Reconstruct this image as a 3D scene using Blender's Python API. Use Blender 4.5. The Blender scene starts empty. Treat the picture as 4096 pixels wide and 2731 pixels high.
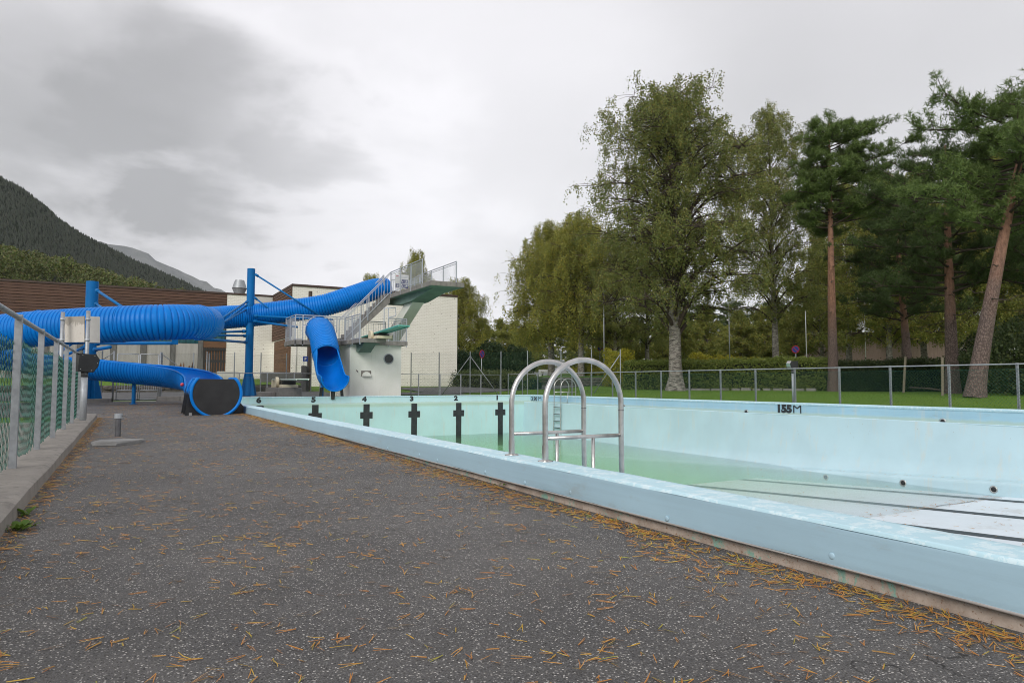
import bpy, math, random
import numpy as np
from mathutils import Matrix, Vector, noise as mnoise

# ------------------------------------------------------------------ camera
FPX, YAW, PIT, ROL = 2742.34, .5119, .0602, .0013
CAM = np.array([0, 0, .75])
FW = np.array([math.sin(YAW)*math.cos(PIT), math.cos(YAW)*math.cos(PIT), math.sin(PIT)])
R0 = np.array([math.cos(YAW), -math.sin(YAW), 0]); U0 = np.cross(R0, FW)
RT = R0*math.cos(ROL)+U0*math.sin(ROL); UP = U0*math.cos(ROL)-R0*math.sin(ROL)
sc = bpy.context.scene
col = sc.collection
cd = bpy.data.cameras.new('camera'); cam = bpy.data.objects.new('camera', cd); col.objects.link(cam)
cd.sensor_width = 36; cd.lens = FPX/4096*36; cd.clip_start = .05; cd.clip_end = 20000
M = Matrix.Identity(4)
for i in range(3):
    M[i][0], M[i][1], M[i][2], M[i][3] = RT[i], UP[i], -FW[i], CAM[i]
cam.matrix_world = M
sc.camera = cam

def ray(x, y): return FW+RT*(x-2048)/FPX-UP*(y-1365.5)/FPX
def onX(x, y, v): r = ray(x, y); return CAM+r*v/r[0]
def onY(x, y, v): r = ray(x, y); return CAM+r*v/r[1]
def onZ(x, y, v): r = ray(x, y); return CAM+r*(v-.75)/r[2]
def atd(x, y, d): return CAM+ray(x, y)*d

# ------------------------------------------------------------------ sky, sun, exposure
sc.view_settings.view_transform = 'Standard'; sc.view_settings.look = 'None'
sc.view_settings.gamma = 1; sc.view_settings.exposure = EXPOSURE = 0.50
sc.cycles.use_denoising = True; sc.cycles.filter_width = 1.0
sc.cycles.max_bounces = 8; sc.cycles.transparent_max_bounces = 16; sc.cycles.volume_bounces = 2
sc.cycles.sample_clamp_indirect = 6

SUN = Vector((-.62, -.58, .54)).normalized()
w = bpy.data.worlds.new('World'); sc.world = w; w.use_nodes = True
nt = w.node_tree; N = nt.nodes; L = nt.links; N.clear()
def wn(t, **k):
    n = N.new(t)
    for a, b in k.items(): setattr(n, a, b)
    return n
def wm(op, a, b=None, c=None, clamp=False):
    n = N.new('ShaderNodeMath'); n.operation = op; n.use_clamp = clamp
    for i, v in enumerate((a, b, c)):
        if v is None: continue
        if isinstance(v, (int, float)): n.inputs[i].default_value = v
        else: L.new(v, n.inputs[i])
    return n.outputs[0]
tc = wn('ShaderNodeTexCoord'); sep = wn('ShaderNodeSeparateXYZ'); L.new(tc.outputs['Generated'], sep.inputs[0])
zz = wm('ADD', wm('MAXIMUM', sep.outputs[2], 0.0), .22)
cmb = wn('ShaderNodeCombineXYZ')
L.new(wm('DIVIDE', sep.outputs[0], zz), cmb.inputs[0]); L.new(wm('DIVIDE', sep.outputs[1], zz), cmb.inputs[1])
def wnoise(scale, detail, off, rough=.5, dist=0.0):
    mp = wn('ShaderNodeMapping'); mp.inputs['Location'].default_value = off
    L.new(cmb.outputs[0], mp.inputs[0])
    n = wn('ShaderNodeTexNoise'); n.inputs['Scale'].default_value = scale; n.inputs['Detail'].default_value = detail
    n.inputs['Roughness'].default_value = rough; n.inputs['Distortion'].default_value = dist
    L.new(mp.outputs[0], n.inputs['Vector']); return n.outputs[0]
n1 = wnoise(.9, 5, (3.1, 1.7, 0), .5, .3); n2 = wnoise(2.2, 6, (8.1, 4.2, 2), .55, .2)
def blob(px, py, inner, outer):
    d = ray(px, py); d = d/np.linalg.norm(d)
    dp = wn('ShaderNodeVectorMath', operation='DOT_PRODUCT'); dp.inputs[1].default_value = tuple(d)
    L.new(tc.outputs['Generated'], dp.inputs[0])
    warped = wm('ADD', dp.outputs['Value'], wm('MULTIPLY', wm('SUBTRACT', n2, .5), .085))
    mr = wn('ShaderNodeMapRange', interpolation_type='SMOOTHERSTEP')
    mr.inputs[1].default_value = math.cos(math.radians(outer)); mr.inputs[2].default_value = math.cos(math.radians(inner))
    L.new(warped, mr.inputs[0]); return mr.outputs[0]
base = wm('ADD', .60, wm('MULTIPLY', wm('SUBTRACT', n1, .5), .26))
base = wm('ADD', base, wm('MULTIPLY', wm('SUBTRACT', n2, .5), .10))
for (px, py, i, o, s) in ((900, 660, 0, 12, -.16), (620, 520, 0, 13, -.14), (230, 340, 0, 15, -.12), (1180, 740, 0, 8, -.07),
                          (1700, 400, 0, 26, .10), (1400, 930, 0, 15, .09), (700, 60, 0, 13, .07), (2700, 250, 0, 18, -.03), (3800, 200, 0, 24, -.04)):
    base = wm('ADD', base, wm('MULTIPLY', blob(px, py, i, o), s))
base = wm('MAXIMUM', wm('MINIMUM', base, .90), .28)
ccol = wn('ShaderNodeMix', data_type='RGBA', blend_type='MULTIPLY'); ccol.inputs[0].default_value = 1
L.new(base, ccol.inputs[6]); ccol.inputs[7].default_value = (.995, .975, 1.015, 1)
sky = wn('ShaderNodeTexSky'); sky.sky_type = 'NISHITA'; sky.sun_disc = False
sky.sun_elevation = math.asin(SUN.z); sky.sun_rotation = math.atan2(SUN.x, SUN.y)
skm = wn('ShaderNodeMix', data_type='RGBA', blend_type='MULTIPLY'); skm.inputs[0].default_value = 1
L.new(sky.outputs[0], skm.inputs[6]); skm.inputs[7].default_value = (.1, .1, .1, 1)
fin = wn('ShaderNodeMix', data_type='RGBA'); fin.inputs[0].default_value = .96
L.new(skm.outputs[2], fin.inputs[6]); L.new(ccol.outputs[2], fin.inputs[7])
bg = wn('ShaderNodeBackground'); bg.inputs[1].default_value = 1.0; L.new(fin.outputs[2], bg.inputs[0])
wo = wn('ShaderNodeOutputWorld'); L.new(bg.outputs[0], wo.inputs[0])
ld = bpy.data.lights.new('sun', 'SUN'); ld.energy = 1.5; ld.angle = math.radians(28); ld.color = (1, .97, .92)
so = bpy.data.objects.new('sun', ld); col.objects.link(so)
so.rotation_euler = (-SUN).to_track_quat('-Z', 'Y').to_euler(); so.location = (0, 0, 60)

# ------------------------------------------------------------------ materials
class NT:
    def __init__(s, name):
        s.m = bpy.data.materials.new(name); s.m.use_nodes = True
        s.t = s.m.node_tree; s.n = s.t.nodes; s.l = s.t.links
        s.b = s.n['Principled BSDF']; s.out = s.n['Material Output']
    def node(s, t, **k):
        n = s.n.new(t)
        for a, b in k.items(): setattr(n, a, b)
        return n
    def put(s, sock, v):
        if hasattr(v, 'is_output') or isinstance(v, bpy.types.NodeSocket): s.l.new(v, sock)
        else: sock.default_value = v
    def coord(s, kind='Object', scale=(1, 1, 1), loc=(0, 0, 0)):
        c = s.node('ShaderNodeTexCoord'); mp = s.node('ShaderNodeMapping')
        mp.inputs['Scale'].default_value = scale; mp.inputs['Location'].default_value = loc
        s.l.new(c.outputs[kind], mp.inputs[0]); return mp.outputs[0]
    def pos(s, scale=(1, 1, 1), loc=(0, 0, 0)):
        c = s.node('ShaderNodeNewGeometry'); mp = s.node('ShaderNodeMapping')
        mp.inputs['Scale'].default_value = scale; mp.inputs['Location'].default_value = loc
        s.l.new(c.outputs['Position'], mp.inputs[0]); return mp.outputs[0]
    def noise(s, vec, scale, detail=4, rough=.55, dist=0):
        n = s.node('ShaderNodeTexNoise'); n.inputs['Scale'].default_value = scale; n.inputs['Detail'].default_value = detail
        n.inputs['Roughness'].default_value = rough; n.inputs['Distortion'].default_value = dist
        s.l.new(vec, n.inputs['Vector']); return n.outputs[0]
    def voro(s, vec, scale, feature='F1'):
        n = s.node('ShaderNodeTexVoronoi', feature=feature); n.inputs['Scale'].default_value = scale
        s.l.new(vec, n.inputs['Vector']); return n
    def rng(s, v, a, b, c=0.0, d=1.0, smooth=True):
        n = s.node('ShaderNodeMapRange', interpolation_type='SMOOTHSTEP' if smooth else 'LINEAR')
        s.l.new(v, n.inputs[0])
        for i, x in enumerate((a, b, c, d)): n.inputs[i+1].default_value = x
        return n.outputs[0]
    def mix(s, f, a, b, mode='MIX'):
        n = s.node('ShaderNodeMix', data_type='RGBA', blend_type=mode)
        s.put(n.inputs[0], f)
        for i, v in ((6, a), (7, b)):
            if isinstance(v, tuple): v = v if len(v) == 4 else (*v, 1)
            s.put(n.inputs[i], v)
        return n.outputs[2]
    def math(s, op, a, b=0.0, clamp=False):
        n = s.node('ShaderNodeMath', operation=op, use_clamp=clamp)
        s.put(n.inputs[0], a); s.put(n.inputs[1], b); return n.outputs[0]
    def ramp(s, v, stops):
        n = s.node('ShaderNodeValToRGB'); e = n.color_ramp.elements
        while len(e) < len(stops): e.new(.5)
        for k, (p, c) in zip(e, stops): k.position = p; k.color = (*c, 1)
        s.l.new(v, n.inputs[0]); return n.outputs[0]
    def bump(s, h, strength=.3, dist=.01):
        n = s.node('ShaderNodeBump'); n.inputs['Strength'].default_value = strength; n.inputs['Distance'].default_value = dist
        s.l.new(h, n.inputs['Height']); s.l.new(n.outputs[0], s.b.inputs['Normal']); return n
    def set(s, color=None, rough=None, metal=None, spec=None):
        if color is not None: s.put(s.b.inputs['Base Color'], (*color, 1) if isinstance(color, tuple) and len(color) == 3 else color)
        if rough is not None: s.put(s.b.inputs['Roughness'], rough)
        if metal is not None: s.put(s.b.inputs['Metallic'], metal)
        if spec is not None: s.put(s.b.inputs['Specular IOR Level'], spec)
        return s.m

MATS = {}
def simple(name, c1, c2=None, scale=3, rough=.6, metal=0, bump=0, bscale=None, bdist=.004, spec=.5, rvar=.1, stretch=(1, 1, 1)):
    t = NT(name); v = t.pos(stretch)
    c2 = c2 or tuple(x*.82 for x in c1)
    f = t.rng(t.noise(v, scale, 6, .6), .3, .7)
    t.set(t.mix(f, c1, c2), t.math('ADD', rough-rvar/2, t.math('MULTIPLY', t.noise(v, scale*2.3, 3), rvar)), metal, spec)
    if bump: t.bump(t.noise(v, bscale or scale*8, 4, .6), bump, bdist)
    MATS[name] = t.m; return t.m

def m_asphalt():
    t = NT('asphalt'); v = t.pos()
    big = t.noise(v, .9, 5, .6); mid = t.noise(v, 9, 4, .6); fine = t.noise(v, 160, 2, .6)
    base = t.mix(t.rng(big, .32, .68), (.066, .062, .058), (.125, .117, .109))
    base = t.mix(t.rng(mid, .4, .7, 0, .4), base, (.05, .048, .047))
    base = t.mix(t.math('MULTIPLY', t.rng(fine, .35, .7), .55), base, (.17, .17, .175))
    a = t.voro(v, 150); b = t.voro(v, 85)
    ca = t.node('ShaderNodeSeparateColor'); t.l.new(a.outputs['Color'], ca.inputs[0])
    cb = t.node('ShaderNodeSeparateColor'); t.l.new(b.outputs['Color'], cb.inputs[0])
    ma = t.math('MULTIPLY', t.rng(ca.outputs[0], .42, .46), t.rng(a.outputs['Distance'], .50, .36))
    mb = t.math('MULTIPLY', t.rng(cb.outputs[0], .86, .9), t.rng(b.outputs['Distance'], .34, .22))
    sc1 = t.mix(t.math('POWER', ca.outputs[1], 2.6), (.04, .038, .038), (.62, .59, .55)); sc2 = t.mix(cb.outputs[1], (.2, .2, .2), (.5, .48, .45))
    c = t.mix(ma, base, sc1); c = t.mix(mb, c, sc2)
    dirt = t.rng(t.noise(v, 2.2, 6, .7), .55, .8, 0, .2)
    c = t.mix(dirt, c, (.10, .066, .04))
    wv = t.node('ShaderNodeVectorMath', operation='ADD'); nz = t.node('ShaderNodeTexNoise'); nz.inputs['Scale'].default_value = 3; nz.inputs['Detail'].default_value = 6; t.l.new(v, nz.inputs['Vector']); t.l.new(v, wv.inputs[0]); t.l.new(nz.outputs['Color'], wv.inputs[1])
    ed = t.voro(wv.outputs[0], .33, 'DISTANCE_TO_EDGE')
    crk = t.math('MULTIPLY', t.rng(ed.outputs['Distance'], .0032, .0008), t.rng(t.noise(v, .6, 3), .52, .6))
    c = t.mix(t.math('MULTIPLY', crk, .8), c, (.018, .017, .016))
    h = t.math('ADD', t.math('MULTIPLY', a.outputs['Distance'], -.6), t.math('MULTIPLY', fine, .8))
    t.set(c, .82, 0, .35); t.bump(h, .8, .008); MATS['asphalt'] = t.m
m_asphalt()

def m_liner(name, c, worn=False, streak=True):
    t = NT(name); v = t.pos(); vs = t.pos((3.2, 3.2, .35))
    big = t.rng(t.noise(v, .8, 5, .55), .3, .7)
    k = t.mix(big, c, tuple(x*.90 for x in c))
    if streak: k = t.mix(t.rng(t.noise(vs, 2.2, 6, .65), .52, .74, 0, .42), k, (.62, .60, .52))
    if worn:
        k = t.mix(t.rng(t.noise(v, 16, 8, .72, .4), .49, .58, 0, .62), k, (.72, .83, .86))
        k = t.mix(t.rng(t.noise(v, 3.1, 6, .7), .57, .72, 0, .30), k, (.30, .40, .42))
    if name in ('liner_face', 'liner_band'):
        k = t.mix(t.rng(t.noise(t.pos((.5, .5, 26)), 1.3, 5, .6), .4, .7, 0, .28), k, tuple(x*.72 for x in c))
        k = t.mix(t.rng(t.noise(t.pos((1, 1, 3)), 2.2, 7, .72), .56, .74, 0, .42), k, (.30, .33, .32))
    if name in ('liner_band', 'liner_end'):
        sz = t.node('ShaderNodeSeparateXYZ'); t.l.new(v, sz.inputs[0]); zz_ = t.math('ADD', sz.outputs[2], t.math('MULTIPLY', t.noise(t.pos((1.5, 1.5, 1)), 2.5, 5, .7), .10))
        al = t.math('MULTIPLY', t.rng(zz_, .04, -.03), t.rng(zz_, -.2, -.1)) ; k = t.mix(t.math('MULTIPLY', al, .42), k, (.40, .46, .26))
    if name == 'liner_floor':
        k = t.mix(t.rng(t.noise(v, 1.6, 8, .75), .54, .72, 0, .35), k, (.42, .38, .30))
    sp = t.voro(v, 9); cs = t.node('ShaderNodeSeparateColor'); t.l.new(sp.outputs['Color'], cs.inputs[0])
    spk = t.math('MULTIPLY', t.rng(cs.outputs[0], .80, .82), t.rng(sp.outputs['Distance'], .075, .05))
    k = t.mix(t.math('MULTIPLY', spk, .7), k, (.17, .11, .05))
    t.set(k, .42 if not worn else .6, 0, .4)
    t.bump(t.noise(v, 5, 5, .6), .25, .012); MATS[name] = t.m
m_liner('liner', (.50, .68, .745)); m_liner('liner_band', (.37, .585, .70)); m_liner('liner_top', (.50, .72, .80), True, False)
m_liner('liner_face', (.40, .58, .685), False, False); m_liner('liner_floor', (.76, .84, .90), False, False)
m_liner('liner_end', (.52, .755, .775))

def m_peel():
    t = NT('peeling_concrete'); v = t.pos()
    k = t.mix(t.rng(t.noise(v, 7, 7, .65), .35, .65), (.42, .345, .285), (.28, .215, .17))
    k = t.mix(t.rng(t.noise(v, 6.5, 8, .75, .9), .53, .59, 0, .85), k, (.17, .34, .27))
    k = t.mix(t.rng(t.noise(v, 60, 4, .7), .58, .66, 0, .8), k, (.16, .075, .03))
    t.set(k, .85); t.bump(t.noise(v, 45, 5), .5, .006); MATS['peeling_concrete'] = t.m
m_peel()

def m_concrete(name, c, dark=.55, stain=True):
    t = NT(name); v = t.pos(); vs = t.pos((4, 4, .5))
    k = t.mix(t.rng(t.noise(v, 3, 7, .65), .3, .7), c, tuple(x*.75 for x in c))
    if stain: k = t.mix(t.rng(t.noise(vs, 2.5, 6, .7), .5, .72, 0, .75), k, tuple(x*dark*.6 for x in c))
    k = t.mix(t.rng(t.noise(v, 120, 3, .7), .55, .68, 0, .4), k, tuple(min(1, x*1.5) for x in c))
    t.set(k, .85); t.bump(t.noise(v, 70, 5, .65), .45, .006); MATS[name] = t.m
m_concrete('concrete', (.27, .255, .235)); m_concrete('concrete_edge', (.25, .235, .21), .4)
m_concrete('granite', (.27, .27, .265), .9, False); m_concrete('pillar', (.16, .155, .15)); m_concrete('aggregate', (.30, .275, .245), .6, True)
def m_white():
    t = NT('tower_white'); v = t.pos()
    k = t.mix(t.rng(t.noise(v, 1.3, 6, .6), .3, .7), (.87, .88, .81), (.79, .81, .73))
    k = t.mix(t.rng(t.noise(t.pos((5, 5, .35)), 2, 6, .7), .55, .78, 0, .45), k, (.50, .44, .36))
    k = t.mix(t.rng(t.noise(v, 9, 6, .75), .62, .75, 0, .4), k, (.58, .55, .48))
    t.set(k, .75); t.bump(t.noise(v, 40, 5), .2, .005); MATS['tower_white'] = t.m
m_white()
simple('tower_green', (.20, .30, .25), (.15, .23, .20), 2, .8, bump=.15, bscale=30)

def m_brick():
    t = NT('white_brick'); v = t.pos()
    # courses run along z on faces of any heading: use x+y as the along-wall coordinate
    s = t.node('ShaderNodeSeparateXYZ'); t.l.new(v, s.inputs[0])
    cb = t.node('ShaderNodeCombineXYZ'); t.l.new(t.math('ADD', s.outputs[0], s.outputs[1]), cb.inputs[0]); t.l.new(s.outputs[2], cb.inputs[1])
    b = t.node('ShaderNodeTexBrick'); t.l.new(cb.outputs[0], b.inputs['Vector'])
    b.inputs['Scale'].default_value = 1; b.inputs['Mortar Size'].default_value = .011; b.inputs['Brick Width'].default_value = .25; b.inputs['Row Height'].default_value = .1
    b.inputs['Color1'].default_value = (.90, .87, .80, 1); b.inputs['Color2'].default_value = (.85, .82, .745, 1); b.inputs['Mortar'].default_value = (.73, .69, .61, 1)
    vv = t.voro(cb.outputs[0], 2.6); vc = t.node('ShaderNodeSeparateColor'); t.l.new(vv.outputs['Color'], vc.inputs[0])
    cbs = t.node('ShaderNodeMapping'); cbs.inputs['Scale'].default_value = (1, 1.6, 1); t.l.new(cb.outputs[0], cbs.inputs[0])
    vv2 = t.voro(cbs.outputs[0], 3.4); vc2 = t.node('ShaderNodeSeparateColor'); t.l.new(vv2.outputs['Color'], vc2.inputs[0])
    hole = t.math('MULTIPLY', t.rng(vc2.outputs[0], .55, .6), t.rng(vv2.outputs['Distance'], .16, .08))
    k = t.mix(t.rng(t.noise(v, .7, 6, .65), .45, .8, 0, .25), b.outputs['Color'], (.55, .50, .42))
    k = t.mix(t.math('MULTIPLY', hole, .8), k, (.16, .11, .08))
    t.set(k, .8); t.bump(t.math('ADD', b.outputs['Fac'], t.math('MULTIPLY', t.noise(v, 14, 5, .7), -.6)), .4, -.02); MATS['white_brick'] = t.m
m_brick()

def m_wood(name, c1, c2, ax=(1, 1, 8)):
    t = NT(name); v = t.pos(ax); o = t.node('ShaderNodeObjectInfo')
    k = t.mix(t.rng(t.noise(v, 1.6, 7, .7), .3, .7), c1, c2)
    k = t.mix(t.math('MULTIPLY', o.outputs['Random'], .45), k, tuple(x*.5 for x in c2))
    t.set(k, .75); t.bump(t.noise(v, 9, 5), .3, .006); MATS[name] = t.m
m_wood('cladding', (.125, .063, .04), (.085, .042, .028)); m_wood('door_wood', (.20, .10, .05), (.12, .06, .032), (1, 1, 6))
m_wood('pole_wood', (.13, .085, .06), (.075, .05, .037), (8, 8, 1)); m_wood('stake_wood', (.30, .26, .19), (.2, .17, .12), (8, 8, 1))
simple('fascia', (.075, .045, .035), rough=.5); simple('dark_board', (.03, .028, .027), rough=.6); simple('orange_slit', (.32, .135, .045), rough=.7)

def m_metal(name, c, rough, metal=1.0, var=.25, bump=0):
    t = NT(name); v = t.pos()
    k = t.mix(t.rng(t.noise(v, 14, 6, .65), .3, .7), c, tuple(x*(1-var) for x in c))
    t.set(k, t.math('ADD', rough-.06, t.math('MULTIPLY', t.noise(v, 30, 4), .14)), metal)
    if bump: t.bump(t.noise(v, 40, 4), bump, .003)
    MATS[name] = t.m
m_metal('steel', (.62, .61, .59), .30); m_metal('galvanised', (.40, .42, .44), .5, .55, .25); m_metal('galv_light', (.50, .53, .56), .5, .35, .18)
m_metal('rail_grey', (.46, .49, .53), .45, .3, .12); m_metal('dark_steel', (.2, .2, .21), .45, .8)
def m_blue(name, c, rough):
    t = NT(name); v = t.pos()
    k = t.mix(t.rng(t.noise(v, 1.4, 6, .6), .3, .75), c, tuple(x*.84 for x in c))
    k = t.mix(t.rng(t.noise(t.pos((2, 2, .4)), 4, 6, .7), .58, .8, 0, .35), k, (.05, .17, .34))
    k = t.mix(t.rng(t.noise(v, .45, 4, .6), .5, .72, 0, .3), k, tuple(min(1, x*1.35+.012) for x in c))
    t.set(k, t.math('ADD', rough, t.math('MULTIPLY', t.noise(v, 9, 3), .12)), 0, .2)
    MATS[name] = t.m
m_blue('slide_blue', (.0, .19, .64), .34); m_blue('slide_inner', (.0, .165, .62), .28); m_blue('post_blue', (.002, .15, .42), .45)
simple('black_plastic', (.012, .012, .013), (.022, .022, .023), 4, .45); simple('marker_black', (.016, .018, .022), (.035, .038, .042), 5, .55)
simple('stripe_dark', (.055, .075, .085), (.035, .05, .06), 6, .6)
simple('white_plastic', (.78, .77, .72), rough=.5); simple('cream', (.74, .66, .48), (.68, .6, .42), 3, .5); simple('board_green', (.14, .50, .42), (.10, .40, .34), 3, .5)
simple('board_white', (.66, .75, .70), rough=.5); simple('sign_red', (.55, .02, .03), rough=.4); simple('sign_blue', (.015, .06, .34), rough=.4); simple('sign_navy', (.03, .035, .16), rough=.5)
simple('green_vinyl', (.02, .13, .09), (.013, .085, .065), 20, .6); simple('wire_grey', (.17, .20, .19), rough=.5, metal=.3); simple('white_paint', (.8, .8, .78), rough=.5)
simple('teal_glass', (.03, .11, .12), (.012, .05, .06), 2, .12, stretch=(5, 5, .5)); simple('panel_grey', (.42, .40, .385), (.33, .31, .29), 1.5, .8, stretch=(4, 4, .6))
simple('rust_peel', (.20, .075, .03), rough=.8); simple('pink_panel', (.50, .36, .32), (.42, .30, .27), 3, .7, stretch=(8, 8, .4)); simple('red_lamp', (.6, .01, .02), rough=.3)
simple('weathered_sheet', (.40, .375, .345), (.33, .31, .28), 4, .75)
simple('white_sheet', (.62, .60, .565), (.55, .53, .50), 6, .7); simple('mesh_dark', (.02, .022, .024), rough=.5); simple('red_ball', (.62, .05, .08), rough=.4)

def m_leaf(name, cols, trans=.35):
    t = NT(name); g = t.node('ShaderNodeNewGeometry')
    k = t.ramp(g.outputs['Random Per Island'], [(i/(len(cols)-1), c) for i, c in enumerate(cols)])
    n = t.rng(t.noise(t.pos(), .55, 3), .3, .7)
    k = t.mix(t.math('MULTIPLY', n, .5), k, tuple(x*.62 for x in cols[len(cols)//2]))
    t.set(k, .55, 0, .3)
    tr = t.node('ShaderNodeBsdfTranslucent'); t.l.new(k, tr.inputs[0])
    ms = t.node('ShaderNodeMixShader'); ms.inputs[0].default_value = trans
    t.l.new(t.b.outputs[0], ms.inputs[1]); t.l.new(tr.outputs[0], ms.inputs[2]); t.l.new(ms.outputs[0], t.out.inputs[0])
    MATS[name] = t.m
m_leaf('birch_leaf', [(0.126, 0.1639, 0.0462), (0.216, 0.2587, 0.0743), (0.288, 0.3105, 0.0908), (0.162, 0.207, 0.0627), (0.342, 0.3191, 0.0825), (0.27, 0.2156, 0.0578)])
m_leaf('birch_olive', [(0.2049, 0.2422, 0.0558), (0.3074, 0.3331, 0.0705), (0.4099, 0.3835, 0.0705), (0.2219, 0.2623, 0.0669), (0.5123, 0.4037, 0.0558), (0.2732, 0.3129, 0.0742)])
m_leaf('birch_dark', [(0.149, 0.1818, 0.0425), (0.2536, 0.2808, 0.0657), (0.1788, 0.2191, 0.0502), (0.3279, 0.3208, 0.0696), (0.3876, 0.294, 0.058)])
m_leaf('pine_needles_live', [(0.0701, 0.116, 0.033), (0.1202, 0.1823, 0.0462), (0.1602, 0.2239, 0.055), (0.0901, 0.1459, 0.0396)], .15)
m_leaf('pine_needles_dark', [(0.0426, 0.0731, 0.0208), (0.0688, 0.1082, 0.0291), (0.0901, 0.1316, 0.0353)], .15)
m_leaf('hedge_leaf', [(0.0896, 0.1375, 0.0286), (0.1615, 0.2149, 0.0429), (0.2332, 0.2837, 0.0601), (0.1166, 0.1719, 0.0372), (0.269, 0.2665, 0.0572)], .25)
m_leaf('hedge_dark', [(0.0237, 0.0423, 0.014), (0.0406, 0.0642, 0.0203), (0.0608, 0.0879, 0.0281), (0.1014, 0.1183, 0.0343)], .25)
m_leaf('shrub_yellow', [(0.2366, 0.2652, 0.03), (0.3718, 0.3588, 0.036), (0.507, 0.4368, 0.042), (0.3042, 0.312, 0.036)], .35)
m_leaf('shrub_dark', [(0.026, 0.0494, 0.0208), (0.0455, 0.078, 0.0312), (0.065, 0.0975, 0.039)], .25)
m_leaf('shrub_grass', [(.07, .10, .03), (.10, .13, .045), (.13, .14, .05)], .3)
m_leaf('weed_leaf', [(.08, .16, .02), (.12, .2, .03)], .35)
m_leaf('fallen_needle', [(0.474, 0.1907, 0.0368), (0.6182, 0.2805, 0.0644), (0.3709, 0.1346, 0.0322), (0.6801, 0.3703, 0.092), (0.5358, 0.2244, 0.0506), (0.7213, 0.5161, 0.0736), (0.4946, 0.202, 0.046), (0.3091, 0.4039, 0.0552), (0.5976, 0.2468, 0.0552)], .1)
m_leaf('grass_blade', [(0.096, 0.198, 0.018), (0.144, 0.264, 0.03), (0.18, 0.286, 0.036), (0.108, 0.22, 0.026), (0.216, 0.286, 0.04)], .3)
simple('hedge_core', (.012, .016, .007), rough=.9)

def m_bark(name, kind):
    t = NT(name); v = t.pos()
    if kind == 'birch':
        k = t.mix(t.rng(t.noise(t.pos((2, 2, 9)), 2.2, 6, .7), .46, .57), (.34, .315, .28), (.055, .048, .042))
        k = t.mix(t.rng(t.noise(v, 5, 5), .35, .7, 0, .75), k, (.15, .13, .115)); bs = (3, 3, 9)
    elif kind == 'birchlow':
        k = t.mix(t.rng(t.noise(t.pos((3, 3, 4)), 2.4, 6, .7), .42, .58), (.30, .27, .23), (.07, .06, .05)); bs = (6, 6, 2)
    elif kind == 'pine':
        s = t.node('ShaderNodeSeparateXYZ'); t.l.new(v, s.inputs[0])
        up = t.rng(t.math('ADD', s.outputs[2], t.math('MULTIPLY', t.noise(v, 1.5, 3), 2.0)), 3.6, 6.5)
        vo = t.voro(t.pos((1, 1, .55)), 26)
        low = t.mix(t.rng(vo.outputs['Distance'], .05, .75), (.20, .145, .125), (.085, .06, .052))
        hi = t.mix(t.rng(t.noise(t.pos((2, 2, .8)), 5, 6, .7), .35, .7), (.33, .175, .115), (.17, .085, .055))
        k = t.mix(up, low, hi); bs = (2, 2, 1)
        t.set(k, .9); t.bump(t.math('ADD', t.math('MULTIPLY', vo.outputs['Distance'], -1.0), t.math('MULTIPLY', t.noise(v, 30, 4), .4)), .8, .03)
        MATS[name] = t.m; return
    else:
        k = t.mix(t.rng(t.noise(v, 6, 6), .3, .7), (.085, .06, .045), (.04, .03, .024)); bs = (4, 4, 1)
    t.set(k, .9); t.bump(t.noise(t.pos(bs), 6, 5, .7), .7, .03); MATS[name] = t.m
m_bark('bark_birch', 'birch'); m_bark('bark_birch_low', 'birchlow'); m_bark('bark_pine', 'pine'); m_bark('bark_dark', 'dark')

def m_grass():
    t = NT('lawn_grass'); v = t.pos()
    k = t.mix(t.rng(t.noise(v, .5, 5, .6), .3, .7), (.105, .205, .018), (.145, .23, .028))
    k = t.mix(t.rng(t.noise(v, 14, 6, .7), .4, .7, 0, .6), k, (.055, .13, .014))
    k = t.mix(t.rng(t.noise(v, 3.2, 6, .7), .55, .75, 0, .5), k, (.12, .14, .03))
    t.set(k, .8, 0, .2); t.bump(t.noise(v, 90, 4, .7), .8, .03); MATS['lawn_grass'] = t.m
m_grass()
simple('road_grey', (.12, .12, .122), (.085, .085, .088), 2, .8, bump=.3, bscale=80); simple('rubble', (.13, .115, .10), (.07, .06, .05), 5, .9, bump=.8, bscale=14, bdist=.05)

def m_water():
    t = NT('pool_water'); t.n.remove(t.b)
    v = t.pos()
    fr = t.node('ShaderNodeFresnel'); fr.inputs[0].default_value = 1.14
    bp = t.node('ShaderNodeBump'); bp.inputs['Strength'].default_value = .05; bp.inputs['Distance'].default_value = .01
    t.l.new(t.noise(v, 7, 3), bp.inputs['Height']); t.l.new(bp.outputs[0], fr.inputs['Normal'])
    gl = t.node('ShaderNodeBsdfGlossy'); gl.inputs['Roughness'].default_value = .015; t.l.new(bp.outputs[0], gl.inputs['Normal'])
    tr = t.node('ShaderNodeBsdfTransparent'); ms = t.node('ShaderNodeMixShader')
    t.l.new(fr.outputs[0], ms.inputs[0]); t.l.new(tr.outputs[0], ms.inputs[1]); t.l.new(gl.outputs[0], ms.inputs[2])
    t.l.new(ms.outputs[0], t.out.inputs[0])
    vs = t.node('ShaderNodeVolumeScatter'); vs.inputs['Color'].default_value = (.66, 1.0, .74, 1); vs.inputs['Density'].default_value = .10
    va = t.node('ShaderNodeVolumeAbsorption'); va.inputs['Color'].default_value = (.48, .95, .24, 1); va.inputs['Density'].default_value = .12
    ad = t.node('ShaderNodeAddShader'); t.l.new(vs.outputs[0], ad.inputs[0]); t.l.new(va.outputs[0], ad.inputs[1]); t.l.new(ad.outputs[0], t.out.inputs[1])
    MATS['pool_water'] = t.m
m_water()
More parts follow.
